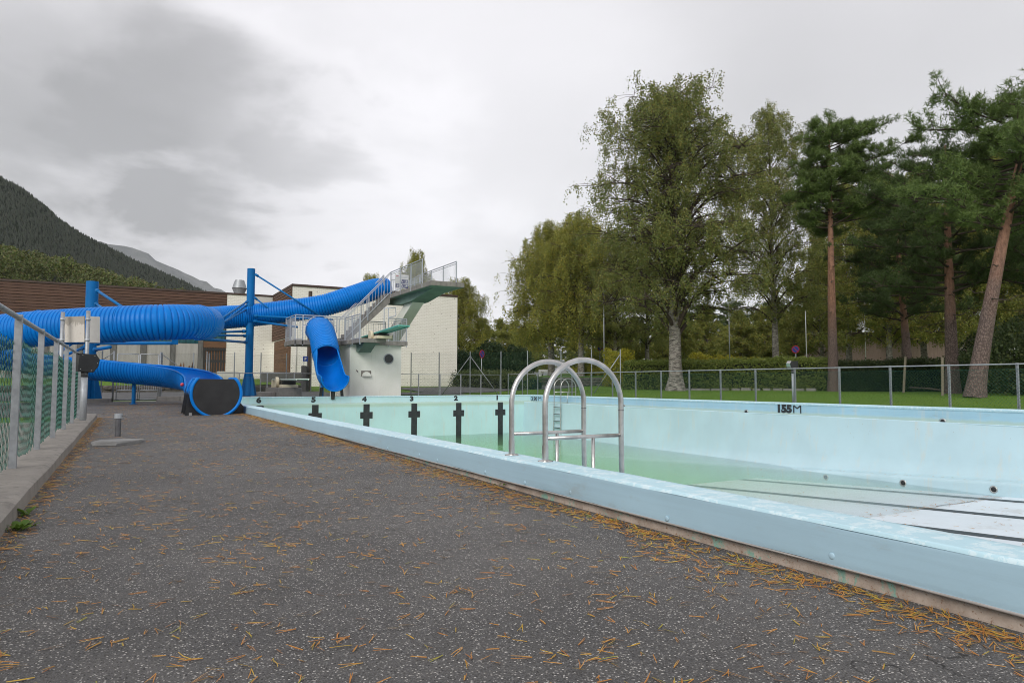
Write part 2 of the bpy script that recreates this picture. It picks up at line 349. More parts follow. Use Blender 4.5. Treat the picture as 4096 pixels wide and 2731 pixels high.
def m_hill(name, c1, c2, sc_):
    t = NT(name); v = t.pos()
    k = t.mix(t.rng(t.noise(v, sc_, 8, .65), .35, .65), c1, c2)
    t.set(k, .95, 0, .1); t.bump(t.noise(v, sc_*4, 8, .7), 1, 30); MATS[name] = t.m
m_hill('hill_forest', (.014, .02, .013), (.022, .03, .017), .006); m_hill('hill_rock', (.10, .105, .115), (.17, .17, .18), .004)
m_leaf('spruce_far', [(.016, .026, .017), (.026, .036, .022), (.034, .045, .026), (.022, .032, .02), (.048, .052, .03)], .05)
m_leaf('broadleaf_far', [(0.0793, 0.1123, 0.0324), (0.119, 0.1586, 0.044), (0.1718, 0.1916, 0.058), (0.0991, 0.1321, 0.0394), (0.1982, 0.1718, 0.0638), (0.1455, 0.1255, 0.058)], .15)

# ------------------------------------------------------------------ geometry helpers
def sstep(a, b, x):
    t = np.clip((np.asarray(x, float)-a)/(b-a), 0, 1); return t*t*(3-2*t)
def lerp(a, b, t): return np.asarray(a, float)*(1-t)+np.asarray(b, float)*t

def origin(o):
    p = np.zeros(3)
    while o is not None: p += np.array(o.location); o = o.parent
    return p
def link(name, me, parent=None, loc=None):
    o = bpy.data.objects.new(name, me); col.objects.link(o)
    if parent is not None: o.parent = parent
    if loc is not None: o.location = loc
    return o
def raw_mesh(name, V, Fc, mat, smooth=False):
    me = bpy.data.meshes.new(name); V = np.asarray(V, np.float32)
    if isinstance(Fc, np.ndarray):
        n, k = Fc.shape
        me.vertices.add(len(V)); me.vertices.foreach_set('co', V.ravel())
        me.loops.add(n*k); me.loops.foreach_set('vertex_index', Fc.astype(np.int32).ravel())
        me.polygons.add(n); me.polygons.foreach_set('loop_start', np.arange(0, n*k, k, dtype=np.int32))
        me.update(calc_edges=True)
    else:
        me.from_pydata([tuple(map(float, v)) for v in V], [], Fc); me.update()
    if smooth: me.polygons.foreach_set('use_smooth', [True]*len(me.polygons)); me.update()
    if mat: me.materials.append(MATS[mat])
    return me
def tag(o, label=None, cat=None, group=None, kind=None):
    for k, v in (('label', label), ('category', cat), ('group', group), ('kind', kind)):
        if v: o[k] = v
    return o
def thing(name, label, cat, loc=(0, 0, 0), group=None):
    o = bpy.data.objects.new(name, None); col.objects.link(o); o.location = tuple(map(float, loc)); o.empty_display_size = .2
    return tag(o, label, cat, group)

class MB:
    def __init__(s): s.v = []; s.f = []
    def add(s, V, Fc):
        b = len(s.v); s.v += [tuple(map(float, p)) for p in V]; s.f += [tuple(int(i)+b for i in q) for q in Fc]; return s
    def box(s, x0, x1, y0, y1, z0, z1):
        V = [(x, y, z) for z in (z0, z1) for x, y in ((x0, y0), (x1, y0), (x1, y1), (x0, y1))]
        return s.add(V, [(3, 2, 1, 0), (4, 5, 6, 7), (0, 1, 5, 4), (1, 2, 6, 5), (2, 3, 7, 6), (3, 0, 4, 7)])
    def obox(s, c, ax, ay, az):
        c, ax, ay, az = map(lambda q: np.asarray(q, float), (c, ax, ay, az))
        V = [c+sx*ax+sy*ay+sz*az for sz in (-1, 1) for sx, sy in ((-1, -1), (1, -1), (1, 1), (-1, 1))]
        return s.add(V, [(3, 2, 1, 0), (4, 5, 6, 7), (0, 1, 5, 4), (1, 2, 6, 5), (2, 3, 7, 6), (3, 0, 4, 7)])
    def bbox(s, x0, x1, y0, y1, z0, z1, b=.01):
        # box with chamfered vertical and top edges
        def ringp(d, z): return [(x0+d, y0, z), (x1-d, y0, z), (x1, y0+d, z), (x1, y1-d, z), (x1-d, y1, z), (x0+d, y1, z), (x0, y1-d, z), (x0, y0+d, z)]
        V = ringp(b, z0)+ringp(b, z1-b)
        V += [(min(max(x, x0+b), x1-b), min(max(y, y0+b), y1-b), z1) for x, y, _ in ringp(b, z1)]
        Fc = [tuple(range(7, -1, -1)), tuple(range(16, 24))]
        for r in (0, 8):
            for i in range(8): j = (i+1) % 8; Fc.append((r+i, r+j, r+8+j, r+8+i))
        return s.add(V, Fc)
    def tube(s, pts, r, sides=8, caps=True):
        P = np.asarray(pts, float); n = len(P); rr = np.broadcast_to(np.asarray(r, float), (n,))
        T = np.gradient(P, axis=0) if n > 2 else np.repeat((P[1:]-P[:-1]), 2, 0)
        T /= np.linalg.norm(T, axis=1)[:, None]+1e-12
        a = np.cross(T[0], (0, 0, 1.) if abs(T[0, 2]) < .9 else (1., 0, 0)); a /= np.linalg.norm(a)
        V = []
        for i in range(n):
            a = a-T[i]*(a @ T[i]); a /= np.linalg.norm(a)+1e-12; b = np.cross(T[i], a)
            for k in range(sides):
                t = 2*math.pi*k/sides; V.append(P[i]+rr[i]*(a*math.cos(t)+b*math.sin(t)))
        Fc = [(i*sides+k, i*sides+(k+1) % sides, (i+1)*sides+(k+1) % sides, (i+1)*sides+k) for i in range(n-1) for k in range(sides)]
        if caps: Fc += [tuple(range(sides-1, -1, -1)), tuple(range((n-1)*sides, n*sides))]
        return s.add(V, Fc)
    def prism(s, poly, d):
        # closed polygon of 3-D points extruded by vector d
        P = [np.asarray(p, float) for p in poly]; n = len(P); d = np.asarray(d, float)
        Fc = [tuple(range(n-1, -1, -1)), tuple(range(n, 2*n))]+[(i, (i+1) % n, n+(i+1) % n, n+i) for i in range(n)]
        return s.add(P+[p+d for p in P], Fc)
    def lathe(s, c, prof, sides=20, axis=(0, 0, 1)):
        ax = Vector(axis).normalized(); q = Vector((0, 0, 1)).rotation_difference(ax); V = []
        for r, h in prof:
            for k in range(sides):
                t = 2*math.pi*k/sides; p = q @ Vector((r*math.cos(t), r*math.sin(t), h)); V.append((c[0]+p.x, c[1]+p.y, c[2]+p.z))
        n = len(prof)
        Fc = [(i*sides+k, i*sides+(k+1) % sides, (i+1)*sides+(k+1) % sides, (i+1)*sides+k) for i in range(n-1) for k in range(sides)]
        Fc += [tuple(range(sides-1, -1, -1)), tuple(range((n-1)*sides, n*sides))]
        return s.add(V, Fc)
    def grid(s, A):
        # A: (n, m, 3) points
        A = np.asarray(A, float); n, m = A.shape[:2]
        return s.add(A.reshape(-1, 3), [(i*m+j, i*m+j+1, (i+1)*m+j+1, (i+1)*m+j) for i in range(n-1) for j in range(m-1)])
    def build(s, name, mat, parent=None, smooth=False, angle=None, loc=None):
        o0 = origin(parent)
        if loc is not None: o0 = o0*0+np.asarray(loc, float)
        V = np.asarray(s.v)-o0
        me = raw_mesh(name, V, s.f, mat, smooth)
        if angle: me.polygons.foreach_set('use_smooth', [True]*len(me.polygons)); me.set_sharp_from_angle(angle=math.radians(angle))
        ob = link(name, me, parent)
        if loc is not None and parent is None: ob.location = loc
        return ob
def struct(mb, name, mat, label, cat='ground', smooth=False, angle=None):
    return tag(mb.build(name, mat, None, smooth, angle), label, cat, kind='structure')

def spline(pts, step):
    P = np.asarray(pts, float); n = len(P); out = []
    Q = np.vstack([2*P[0]-P[1], P, 2*P[-1]-P[-2]])
    for i in range(n-1):
        p0, p1, p2, p3 = Q[i:i+4]; m = max(2, int(np.linalg.norm(p2-p1)/step*4))
        t = np.linspace(0, 1, m, endpoint=False)[:, None]
        out.append(.5*((2*p1)+(p2-p0)*t+(2*p0-5*p1+4*p2-p3)*t**2+(3*p1-p0-3*p2+p3)*t**3))
    out.append(P[-1:]); C = np.vstack(out)
    s = np.concatenate([[0], np.cumsum(np.linalg.norm(np.diff(C, axis=0), axis=1))])
    u = np.linspace(0, s[-1], max(2, int(round(s[-1]/step))+1))
    return np.stack([np.interp(u, s, C[:, k]) for k in range(C.shape[1])], 1), u

def textmesh(txt, size, offset=0.0, depth=.002):
    c = bpy.data.curves.new('t', 'FONT'); c.body = txt; c.size = size; c.offset = offset; c.extrude = depth; c.align_x = 'CENTER'; c.resolution_u = 4
    o = bpy.data.objects.new('t', c); col.objects.link(o); dg = bpy.context.evaluated_depsgraph_get()
    me = bpy.data.meshes.new_from_object(o.evaluated_get(dg)); bpy.data.objects.remove(o); return me
def put_text(name, txt, size, p, ex, ez, mat, parent, offset=0.0, xs=1.0, depth=.002):
    # p = bottom centre of the text in world space, ex = reading direction, ez = up
    me = textmesh(txt, size, offset, depth); me.materials.clear(); me.materials.append(MATS[mat]); me.name = name
    ex = Vector(ex).normalized(); ez = Vector(ez).normalized(); en = ex.cross(ez)
    o0 = origin(parent); Mx = Matrix(((ex.x*xs, ez.x, en.x, p[0]-o0[0]), (ex.y*xs, ez.y, en.y, p[1]-o0[1]), (ex.z*xs, ez.z, en.z, p[2]-o0[2]), (0, 0, 0, 1)))
    me.transform(Mx); return link(name, me, parent)

def copy_tree(o, parent=None):
    c = o.copy(); col.objects.link(c); c.parent = parent
    for ch in list(o.children): copy_tree(ch, c)
    return c

# ------------------------------------------------------------------ ground
XN, XI, XR, YE, RIM = 2.36, 2.60, 15.95, 26.68, .218          # rim outer/inner, right wall, end wall, rim height
YS = -7.0                                                       # the shallow end, behind the camera
WZ = -1.43                                                      # water level
def deckz(x, y): return .052*sstep(2, 12, y)*sstep(-.3, 2.2, x)*(1-sstep(25, 28, y))+.02*sstep(26, 34, y)
def gz(x, y):
    x = np.asarray(x, float); y = np.asarray(y, float)
    right = .13+.2*sstep(16.2, 22, x); back = .02+.5*sstep(30.4, 42, y)
    z = np.where(x > 16.2, np.maximum(right, back), back)
    z = np.where((x < -.9) & (y < 29), .02, z)
    return z+.02*np.sin(x*.7)*np.cos(y*.53)*sstep(17, 24, np.abs(x))
def sheet(name, xs, ys, zf, mat, label, keep=None, dz=0, kind='structure'):
    X, Y = np.meshgrid(xs, ys, indexing='ij'); Z = zf(X, Y)+dz; n, m = X.shape
    V = np.stack([X, Y, Z], -1).reshape(-1, 3); i, j = np.meshgrid(np.arange(n-1), np.arange(m-1), indexing='ij')
    Fq = np.stack([i*m+j, (i+1)*m+j, (i+1)*m+j+1, i*m+j+1], -1).reshape(-1, 4)
    if keep is not None:
        cx = (X[:-1, :-1]+X[1:, 1:])/2; cy = (Y[:-1, :-1]+Y[1:, 1:])/2; Fq = Fq[keep(cx, cy).ravel()]
    used = np.unique(Fq); mp = -np.ones(len(V), int); mp[used] = np.arange(len(used))
    return tag(link(name, raw_mesh(name, V[used], mp[Fq], mat, True)), label, 'ground', kind=kind)
xs = np.unique(np.concatenate([[-6000, -2500, -900, -300, -120, -60], np.arange(-40, 70, 1.5), [-12, -1.05, -.9, 16.19, 80, 100, 140, 300, 900, 2500, 6000]]))
ys = np.unique(np.concatenate([[-2000, -600, -150, -50], np.arange(-20, 75, 1.5), [29.2, 30.45, 85, 110, 150, 300, 900, 2500, 7000]]))
sheet('lawn', xs, ys, gz, 'lawn_grass', 'green lawn around the pool and out to the trees',
      keep=lambda x, y: ~(((x > -.9) & (x < 16.19) & (y < 30.45)) | ((x > -12) & (x < 16.19) & (y > 16.9) & (y < 30.45))))
xd = np.unique(np.concatenate([np.linspace(-12, 2.45, 30), [-.9], np.linspace(2.45, 16.2, 12)])); yd = np.unique(np.concatenate([np.linspace(-9, 30.6, 46), [16.9, 26.9]]))
sheet('asphalt_deck', xd, yd, deckz, 'asphalt', 'dark speckled asphalt pool deck with scattered needles',
      keep=lambda x, y: ((x < 2.42) & (x > -.9) & (y < 26.9)) | ((x < 2.42) & (y > 16.9)) | (y > 26.9))
sheet('road', np.linspace(-45, 9, 20), np.linspace(31.2, 36.2, 6), gz, 'road_grey', 'grey asphalt road behind the gate', dz=.03)
sheet('road', np.linspace(9, 16, 6), np.linspace(33.5, 35.2, 4), gz, 'road_grey', 'narrow gravel path in front of the white brick wing', dz=.03)
sheet('gravel_yard', np.linspace(-12, -1.04, 12), np.linspace(-8, 15, 20), gz, 'aggregate', 'bare gravel strip behind the kerb fence', dz=.012)
def ribbon(name, pts, w, mat, label, dz):
    P, _ = spline(pts, 1.0); T = np.gradient(P, axis=0); nn = np.stack([-T[:, 1], T[:, 0]], 1); nn /= np.linalg.norm(nn, axis=1)[:, None]
    A = np.zeros((len(P), 5, 3))
    for k, u in enumerate(np.linspace(-.5, .5, 5)):
        q = P[:, :2]+nn*w*u; A[:, k, :2] = q; A[:, k, 2] = gz(q[:, 0], q[:, 1])+dz
    return struct(MB().grid(A), name, mat, label)
ribbon('road', [(14, 36.5), (19, 37.5), (25, 40.5), (31, 46), (40, 53), (60, 66)], 4.6, 'road_grey', 'grey curving road beyond the tall fence', .035)

# raised kerb under the left fence
k = MB(); prof = [(-1.02, -.05), (-1.02, .085), (-.99, .10), (-.545, .095), (-.51, .075), (-.50, -.05)]
ysk = np.linspace(-6, 16.85, 60)
A = np.array([[(x, y, z+.006*math.sin(y*2.3+x*9)) for x, z in prof] for y in ysk]); k.grid(A[:, ::-1]); k.add([A[-1, i] for i in range(len(prof))], [tuple(range(len(prof)))])
struct(k, 'concrete_kerb', 'aggregate', 'weathered concrete kerb carrying the low green mesh fence', 'kerb', angle=40)

# grass bank and rubble wall in front of the brown building
bk = MB(); xb = np.linspace(-45, 8.3, 30); prof = [(36.6, .62), (38, .72), (42, .85), (48.2, .98)]
bk.grid(np.array([[(x, y, z+.03*math.sin(x*1.3+y)) for y, z in prof] for x in xb])); struct(bk, 'grass_bank', 'lawn_grass', 'grass bank below the long brown building', 'bank', True)

# ------------------------------------------------------------------ pool
rng = np.random.default_rng(7)
pool = thing('swimming_pool', 'pale blue half drained swimming pool with numbered end wall', 'pool', (9.2, 10, 0))
ylong = np.linspace(YS, YE+.24, 150)
def wob(y, a=.003): return a*(np.sin(y*3.1)+.7*np.sin(y*7.7+1)+.5*np.sin(y*17+2))
def floor_z(y):
    y = np.asarray(y, float); z = np.where(y < 13, WZ-.06*(y-7), WZ-.36-(y-13)*.33); return np.maximum(z, -3.75)
def bench_z(y): return -1.10-.055*(np.asarray(y, float)-6.9)
def extr(profile, yy, jitter=0.0):
    A = np.zeros((len(yy), len(profile), 3))
    for j, (x, z) in enumerate(profile):
        A[:, j, 0] = x+(wob(yy, jitter) if j > 0 else 0); A[:, j, 1] = yy; A[:, j, 2] = z+(wob(yy*1.3+j*.4, jitter*.8))
    return A
# near rim: plinth, face with lip, top with bead
MB().grid(extr([(XN+.022, -.12), (XN+.026, .062), (XN+.06, .062)], ylong, .002)).build('plinth', 'peeling_concrete', pool, True)
MB().grid(extr([(XN+.002, .053), (XN-.003, .056), (XN-.003, .061), (XN+.002, .063)], ylong, .0015)).build('trim_strip', 'panel_grey', pool, True)
MB().grid(extr([(XN, .062), (XN-.003, .085), (XN+.004, .135), (XN-.002, .19), (XN+.001, .205)], ylong, .0022)).build('rim_face', 'liner_face', pool, True)
MB().grid(extr([(XN+.001, .205), (XN+.006, .2165), (XN+.016, .2205), (XN+.028, .2175), (XN+.06, .2165), (XI-.05, .218), (XI-.012, .2165), (XI, .205)], ylong, .0016)).build('rim_top', 'liner_top', pool, True)
yin = np.linspace(YS, YE, 110)
A = np.zeros((len(yin), 3, 3)); A[:, :, 1] = yin[:, None]
A[:, 0] = np.stack([np.full_like(yin, XI), yin, np.full_like(yin, .205)], 1); A[:, 1] = np.stack([np.full_like(yin, XI+.01), yin, np.full_like(yin, -.1)], 1); A[:, 2] = np.stack([np.full_like(yin, XI+.01), yin, floor_z(yin)-.02], 1)
MB().grid(A).build('side_wall', 'liner', pool, True)
# studs along the near rim face
sm = MB(); sm.lathe((0, 0, 0), [(.015, 0), (.013, .003), (.008, .0055), (.003, .006)], 12, (-1, 0, 0)); stud = raw_mesh('stud', sm.v, sm.f, 'liner_face', True)
o0 = origin(pool)
ystud = .95
while ystud < 9:
    link('stud', stud, pool, (XN-.001-o0[0], ystud-o0[1], .092+.012*math.sin(ystud*9)-o0[2])); ystud += .42+.55*rng.random()
# floor
yf = np.unique(np.concatenate([np.linspace(YS, 26.4, 60), [7, 13]])); xf = np.linspace(XI, 14.85, 16)
A = np.zeros((len(yf), len(xf), 3)); A[:, :, 0] = xf[None]; A[:, :, 1] = yf[:, None]; A[:, :, 2] = floor_z(yf)[:, None]; MB().grid(A).build('pool_floor', 'liner_floor', pool)
LANES = [4.287+1.992*i for i in range(6)]
ys2 = np.unique(np.concatenate([np.linspace(YS+1, 24.6, 40), [7, 13]]))
for X in LANES:
    A = np.zeros((len(ys2), 2, 3)); A[:, 0, 0] = X-.125; A[:, 1, 0] = X+.125; A[:, :, 1] = ys2[:, None]; A[:, :, 2] = (floor_z(ys2)+.005)[:, None]
    MB().grid(A).build('lane_line', 'stripe_dark', pool)
A = np.array([[(x, 7.05+.03*math.sin(x*5)+d, floor_z(7.05)+.007) for d in (-.007, .007)] for x in np.linspace(12.6, 13.9, 16)]); MB().grid(A).build('floor_joint', 'stripe_dark', pool)
# right side: rim, upper band, gutter, ledge, wall, bench
MB().grid(extr([(XR+.24, -.1), (XR+.24, .20), (XR+.225, .217), (XR+.02, .218), (XR+.003, .212), (XR, .2), (XR, .148), (XR+.008, .146)], yin, .001)[:, ::-1]).build('rim_top', 'liner_top', pool, True)
MB().grid(extr([(XR+.008, .146), (XR+.006, .0), (XR+.004, -.13), (XR-.05, -.165)], yin, .0015)[:, ::-1]).build('wall_band', 'liner_band', pool, True)
MB().grid(extr([(XR-.05, -.165), (15.53, -.165), (15.52, -.10), (15.50, -.088), (15.465, -.088), (15.45, -.10)], yin, .001)[:, ::-1]).build('overflow_ledge', 'liner_top', pool, True)
A = np.zeros((len(yin), 7, 3)); A[:, :, 1] = yin[:, None]
for j, u in enumerate(np.linspace(0, 1, 5)):
    A[:, j, 0] = 15.45-.20*u**2+.012*np.sin(yin*1.1+j); A[:, j, 2] = -.10*(1-u)+bench_z(yin)*u
A[:, 5, 0] = 15.18; A[:, 5, 2] = bench_z(yin)-.035; A[:, 6, 0] = 15.14; A[:, 6, 2] = bench_z(yin)-.045
MB().grid(A[:, ::-1]).build('side_wall', 'liner', pool, True)
A = np.zeros((len(yin), 5, 3)); A[:, :, 1] = yin[:, None]
for j, (x, dz) in enumerate([(15.14, -.045), (14.89, -.055), (14.86, -.07), (14.85, -.12)]): A[:, j, 0] = x; A[:, j, 2] = bench_z(yin)+dz
A[:, 4, 0] = 14.85; A[:, 4, 2] = floor_z(yin)-.01
MB().grid(A[:, ::-1]).build('bench', 'liner', pool, True)
# end wall
xe = np.linspace(XN, XR+.24, 60)
def extx(profile, xx, j=0.0):
    A = np.zeros((len(xx), len(profile), 3))
    for k_, (y, z) in enumerate(profile): A[:, k_, 0] = xx; A[:, k_, 1] = y; A[:, k_, 2] = z+wob(xx, j)
    return A
MB().grid(extx([(YE+.24, -.05), (YE+.24, .205), (YE+.225, .218), (YE+.02, .2185), (YE+.004, .212), (YE, .20), (YE, .165), (YE+.006, .162)], xe, .001)).build('rim_top', 'liner_top', pool, True)
xe2 = np.linspace(XI, XR, 50)
MB().grid(extx([(YE+.006, .162), (YE+.006, -.12), (YE-.03, -.15), (YE-.24, -.15), (YE-.25, -.085), (YE-.265, -.072), (YE-.275, -.075), (YE-.28, -.09)], xe2, .001)).build('wall_band', 'liner_end', pool, True)
MB().grid(extx([(YE-.28, -.09), (YE-.285, -.5), (YE-.29, -1), (YE-.29, -1.5), (YE-.29, -3.8)], xe2)).build('end_wall', 'liner_end', pool, True)
MB().grid(np.array([[(XI, YS, .2), (XI, YS, -2)], [(XR, YS, .2), (XR, YS, -2)]])).build('end_wall', 'liner_end', pool)
YW = YE-.297
for i, X in enumerate(LANES):
    m = MB(); c = X; y = YW
    pts = [(-.124, -1.95), (-.124, -.655), (-.25, -.655), (-.25, -.40), (-.124, -.40), (-.124, -.092), (.124, -.092), (.124, -.40), (.25, -.40), (.25, -.655), (.124, -.655), (.124, -1.95)]
    m.prism([(c+a, y, b) for a, b in pts][::-1], (0, .004, 0)); m.build('lane_marker', 'marker_black', pool)
    put_text('lane_number', str(6-i), .262, (X, YE-.001, .012), (1, 0, 0), (0, 0, 1), 'marker_black', pool, .016, 1.25)
# depth marks on the right wall (read from the pool: right is -y)
def mark_M(yc, w, z0, h, s):
    m = MB(); x = XR+.003
    def bar(a, b):
        a = np.array([x, *a]); b = np.array([x, *b]); d = b-a; d /= np.linalg.norm(d); n = np.array([0, -d[2], d[1]])*s
        m.prism([a+n, b+n, b-n, a-n], (-.004, 0, 0))
    l, r = yc+w/2, yc-w/2
    bar((l, z0), (l, z0+h)); bar((l, z0+h-.0*h), (yc, z0+h*.62)); bar((yc, z0+h*.62), (r, z0+h)); bar((r, z0+h), (r, z0)); m.build('depth_mark', 'marker_black', pool)
put_text('depth_mark', '155', .28, (XR-.0, 12.965, -.05), (0, -1, 0), (0, 0, 1), 'marker_black', pool, .019, 1.22)
mark_M(12.535, .22, -.062, .205, .018)
put_text('depth_mark', '3.90', .25, (XR-.0, 26.36, -.045), (0, -1, 0), (0, 0, 1), 'marker_black', pool, .006, 1.18)
mark_M(25.88, .21, -.045, .175, .013)
# inlets
def inlet(p, ax):
    a = MB(); a.lathe(p, [(.075, 0), (.073, .012), (.055, .018), (.05, .01)], 18, ax); f_ = a.build('inlet', 'steel', pool, True)
    b = MB(); b.lathe(np.array(p)+np.array(ax)*.011, [(.048, 0), (.04, .002), (.03, .010), (.012, .011)], 14, ax); b.build('nozzle', 'black_plastic', f_, True)
for y in (4.0, 8.72, 14.3, 20): inlet((XR+.005, y, -.10), (-1, 0, 0))
for y in (7.2, 9.0, 10.9): inlet((14.853, y, bench_z(y)-.20), (-1, 0, 0))
# water body
wb = MB(); wb.box(XI-.03, 15.4, 4.0, 26.44, -4.0, WZ); struct(wb, 'water', 'pool_water', 'shallow green water left in the drained pool', 'water')

# ------------------------------------------------------------------ pool ladders
def arc(c, r, a0, a1, n, ex, ez):
    return [np.asarray(c)+r*(math.cos(t)*np.asarray(ex)+math.sin(t)*np.asarray(ez)) for t in np.linspace(a0, a1, n)]
lad = thing('pool_ladder', 'stainless steel ladder with twin arched handrails on the near rim', 'ladder', (2.5, 4.22, .218))
for y in (3.99, 4.458):
    x0, x1, zs = 2.503, 3.155, .60; R_ = (x1-x0)/2; ex = np.array([1., 0, 0]); ez = np.array([0, 0, 1.])
    pts = [(x0, y, .222), (x0, y, .45)]+arc((x0+R_, y, zs), R_, math.pi, 0, 20, ex, ez*.96)+[(x1+.0, y, .3), (x1+.01, y, -.6), (x1+.01, y, -1.62)]
    pts = spline(pts[:1]+pts[1:2]+pts[2:22]+pts[22:], .05)[0]
    MB().tube(pts, .0195, 16).build('handrail', 'steel', lad, True)
    MB().tube([(x0, y, .222), (x0, y, .325)], .0225, 16).build('sleeve', 'steel', lad, angle=50)
    MB().lathe((x0, y, .2185), [(.052, 0), (.050, .004), (.030, .007), (.024, .012)], 24).build('flange', 'steel', lad, angle=40)
    MB().tube([(x1+.0005, y, .555), (x1+.0005, y, .549)], .0206, 16).build('joint', 'dark_steel', lad, True)
    MB().tube([(x0+.015, y, .372), (x1-.015, y, .372)], .0135, 12).build('crossbar', 'steel', lad, True)
    MB().tube([(x0+.40, y, .362), (x0+.40, y, -.25)], .0125, 12).build('stay', 'steel', lad, True)
for i in range(4): MB().obox((3.165, 4.224, -.32-.30*i), (.04, 0, 0), (0, .215, 0), (0, 0, .012)).build('step', 'steel', lad)

lad2 = thing('pool_ladder', 'slim ladder with four steps against the far long pool wall', 'ladder', (15.8, 23.5, .218))
for y in (23.29, 23.79):
    xa, xb_ = 16.09, 15.36; R_ = (xa-xb_)/2
    pts = [(xa, y, .222), (xa, y, .4)]+arc((xa-R_, y, .56), R_, 0, math.pi, 16, (1, 0, 0), (0, 0, 1))+[(xb_, y, .2), (xb_-.02, y, -.7), (xb_-.03, y, -1.16), (xb_-.0, y, -1.30), (xb_+.05, y, -1.36)]
    MB().tube(spline(pts, .08)[0], .0195, 10).build('handrail', 'steel', lad2, True)
    MB().lathe((xa, y, .2185), [(.05, 0), (.045, .006), (.022, .01)], 16).build('flange', 'steel', lad2, True)
    MB().tube([(xa, y, .375), (xb_, y, .365)], .0135, 8).build('crossbar', 'steel', lad2, True)
    MB().tube([(xb_+.33, y, .365), (xb_+.33, y, -.23)], .0115, 8).build('stay', 'steel', lad2, True)
    MB().lathe((xb_+.04, y, -1.36), [(.02, 0), (.045, .01), (.045, .05), (.02, .06)], 14, (1, 0, 0)).build('rubber_foot', 'white_plastic', lad2, True)
for z in (-.24, -.52, -.80, -1.07): MB().obox((15.345, 23.54, z), (.03, 0, 0), (0, .235, 0), (0, 0, .012)).build('step', 'dark_steel', lad2)

# ------------------------------------------------------------------ fences
def u_post(h, w=.06, d=.045, t=.007):
    m = MB(); m.box(-w/2, w/2, -d/2, -d/2+t, 0, h); m.box(-w/2, -w/2+t, -d/2+t, d/2, 0, h); m.box(w/2-t, w/2, -d/2+t, d/2, 0, h)
    m.box(-w/2, -w/2+.012, d/2-t, d/2, 0, h) if False else None
    return m
def diag_wire(p0, p1, z0, z1, pitch, r, jit=0):
    # two families of straight wires in the vertical plane p0-p1, three-sided
    p0 = np.asarray(p0, float)[:2]; p1 = np.asarray(p1, float)[:2]; Lg = np.linalg.norm(p1-p0); e = (p1-p0)/Lg; n = np.array([-e[1], e[0]]); h = z1-z0
    V = []; Fc = []
    for sgn in (1, -1):
        for u in np.arange(-h, Lg+h, pitch):
            a, b = (u, u+h) if sgn > 0 else (u+h, u)
            za, zb = z0, z1
            for lo, hi in ((0, Lg),):
                def clip(a, za, b, zb):
                    if abs(b-a) < 1e-9: return None
                    ts = [0.0, 1.0]
                    t0 = (lo-a)/(b-a); t1 = (hi-a)/(b-a)
                    if t0 > t1: t0, t1 = t1, t0
                    t0 = max(0, t0); t1 = min(1, t1)
                    if t1-t0 < 1e-3: return None
                    return a+(b-a)*t0, za+(zb-za)*t0, a+(b-a)*t1, za+(zb-za)*t1
                c = clip(a, za, b, zb)
            if c is None: continue
            A_ = np.array([*(p0+e*c[0]), c[1]]); B_ = np.array([*(p0+e*c[2]), c[3]]); d = B_-A_; d /= np.linalg.norm(d)
            nn = np.array([n[0], n[1], 0]); q = np.cross(d, nn); off = nn*(r*.9*sgn); bi = len(V)
            for P in (A_, B_):
                for k_ in range(3):
                    t = 2*math.pi*k_/3; V.append(P+off+r*(nn*math.cos(t)+q*math.sin(t)))
            Fc += [(bi+k_, bi+(k_+1) % 3, bi+3+(k_+1) % 3, bi+3+k_) for k_ in range(3)]
    return np.array(V), np.array(Fc)
def weave(p0, p1, z0, z1, pitch, r, seed=1):
    # true chain link: each wire zigzags upward and hooks round its neighbour
    rg = np.random.default_rng(seed); p0 = np.asarray(p0, float)[:2]; p1 = np.asarray(p1, float)[:2]; Lg = np.linalg.norm(p1-p0); e = (p1-p0)/Lg; n = np.array([-e[1], e[0]])
    K = int(Lg/pitch); Z = int((z1-z0)/(pitch*.5)); V = []; Fc = []
    zz_ = []; uu = []; oo = []
    for j in range(Z+1):
        for q in (-.16, 0, .16):
            zz_.append(j*pitch*.5+q*pitch*.5); ph = abs(((j+q) % 2)-1); uu.append((1-ph)); oo.append((1 if j % 2 else -1)*math.cos(q/.16*1.2))
    zz_ = np.array(zz_); uu = np.array(uu); oo = np.array(oo)
    for k_ in range(K):
        u = (k_+uu*1.12-.06)*pitch; P = np.zeros((len(u), 3)); P[:, :2] = p0+np.outer(u, e)+np.outer(oo*r*1.6+.010*np.sin(u*2.1+zz_*3)*sstep(0, .2, zz_), n)
        P[:, 2] = z0+zz_+.01*math.sin(k_*.31)+rg.normal(0, .009)
        T = np.gradient(P, axis=0); T /= np.linalg.norm(T, axis=1)[:, None]; nn = np.array([n[0], n[1], 0]); q = np.cross(T, nn); bi = len(V)*1
        ring = np.stack([P+r*(nn*math.cos(t)+q*math.sin(t)) for t in (0, 2.094, 4.189)], 1).reshape(-1, 3)
        b0 = sum(len(x) for x in V); V.append(ring); m = len(P); i = np.arange(m-1)
        for s_ in range(3): Fc.append(np.stack([b0+i*3+s_, b0+i*3+(s_+1) % 3, b0+(i+1)*3+(s_+1) % 3, b0+(i+1)*3+s_], 1))
    return np.vstack(V), np.vstack(Fc)
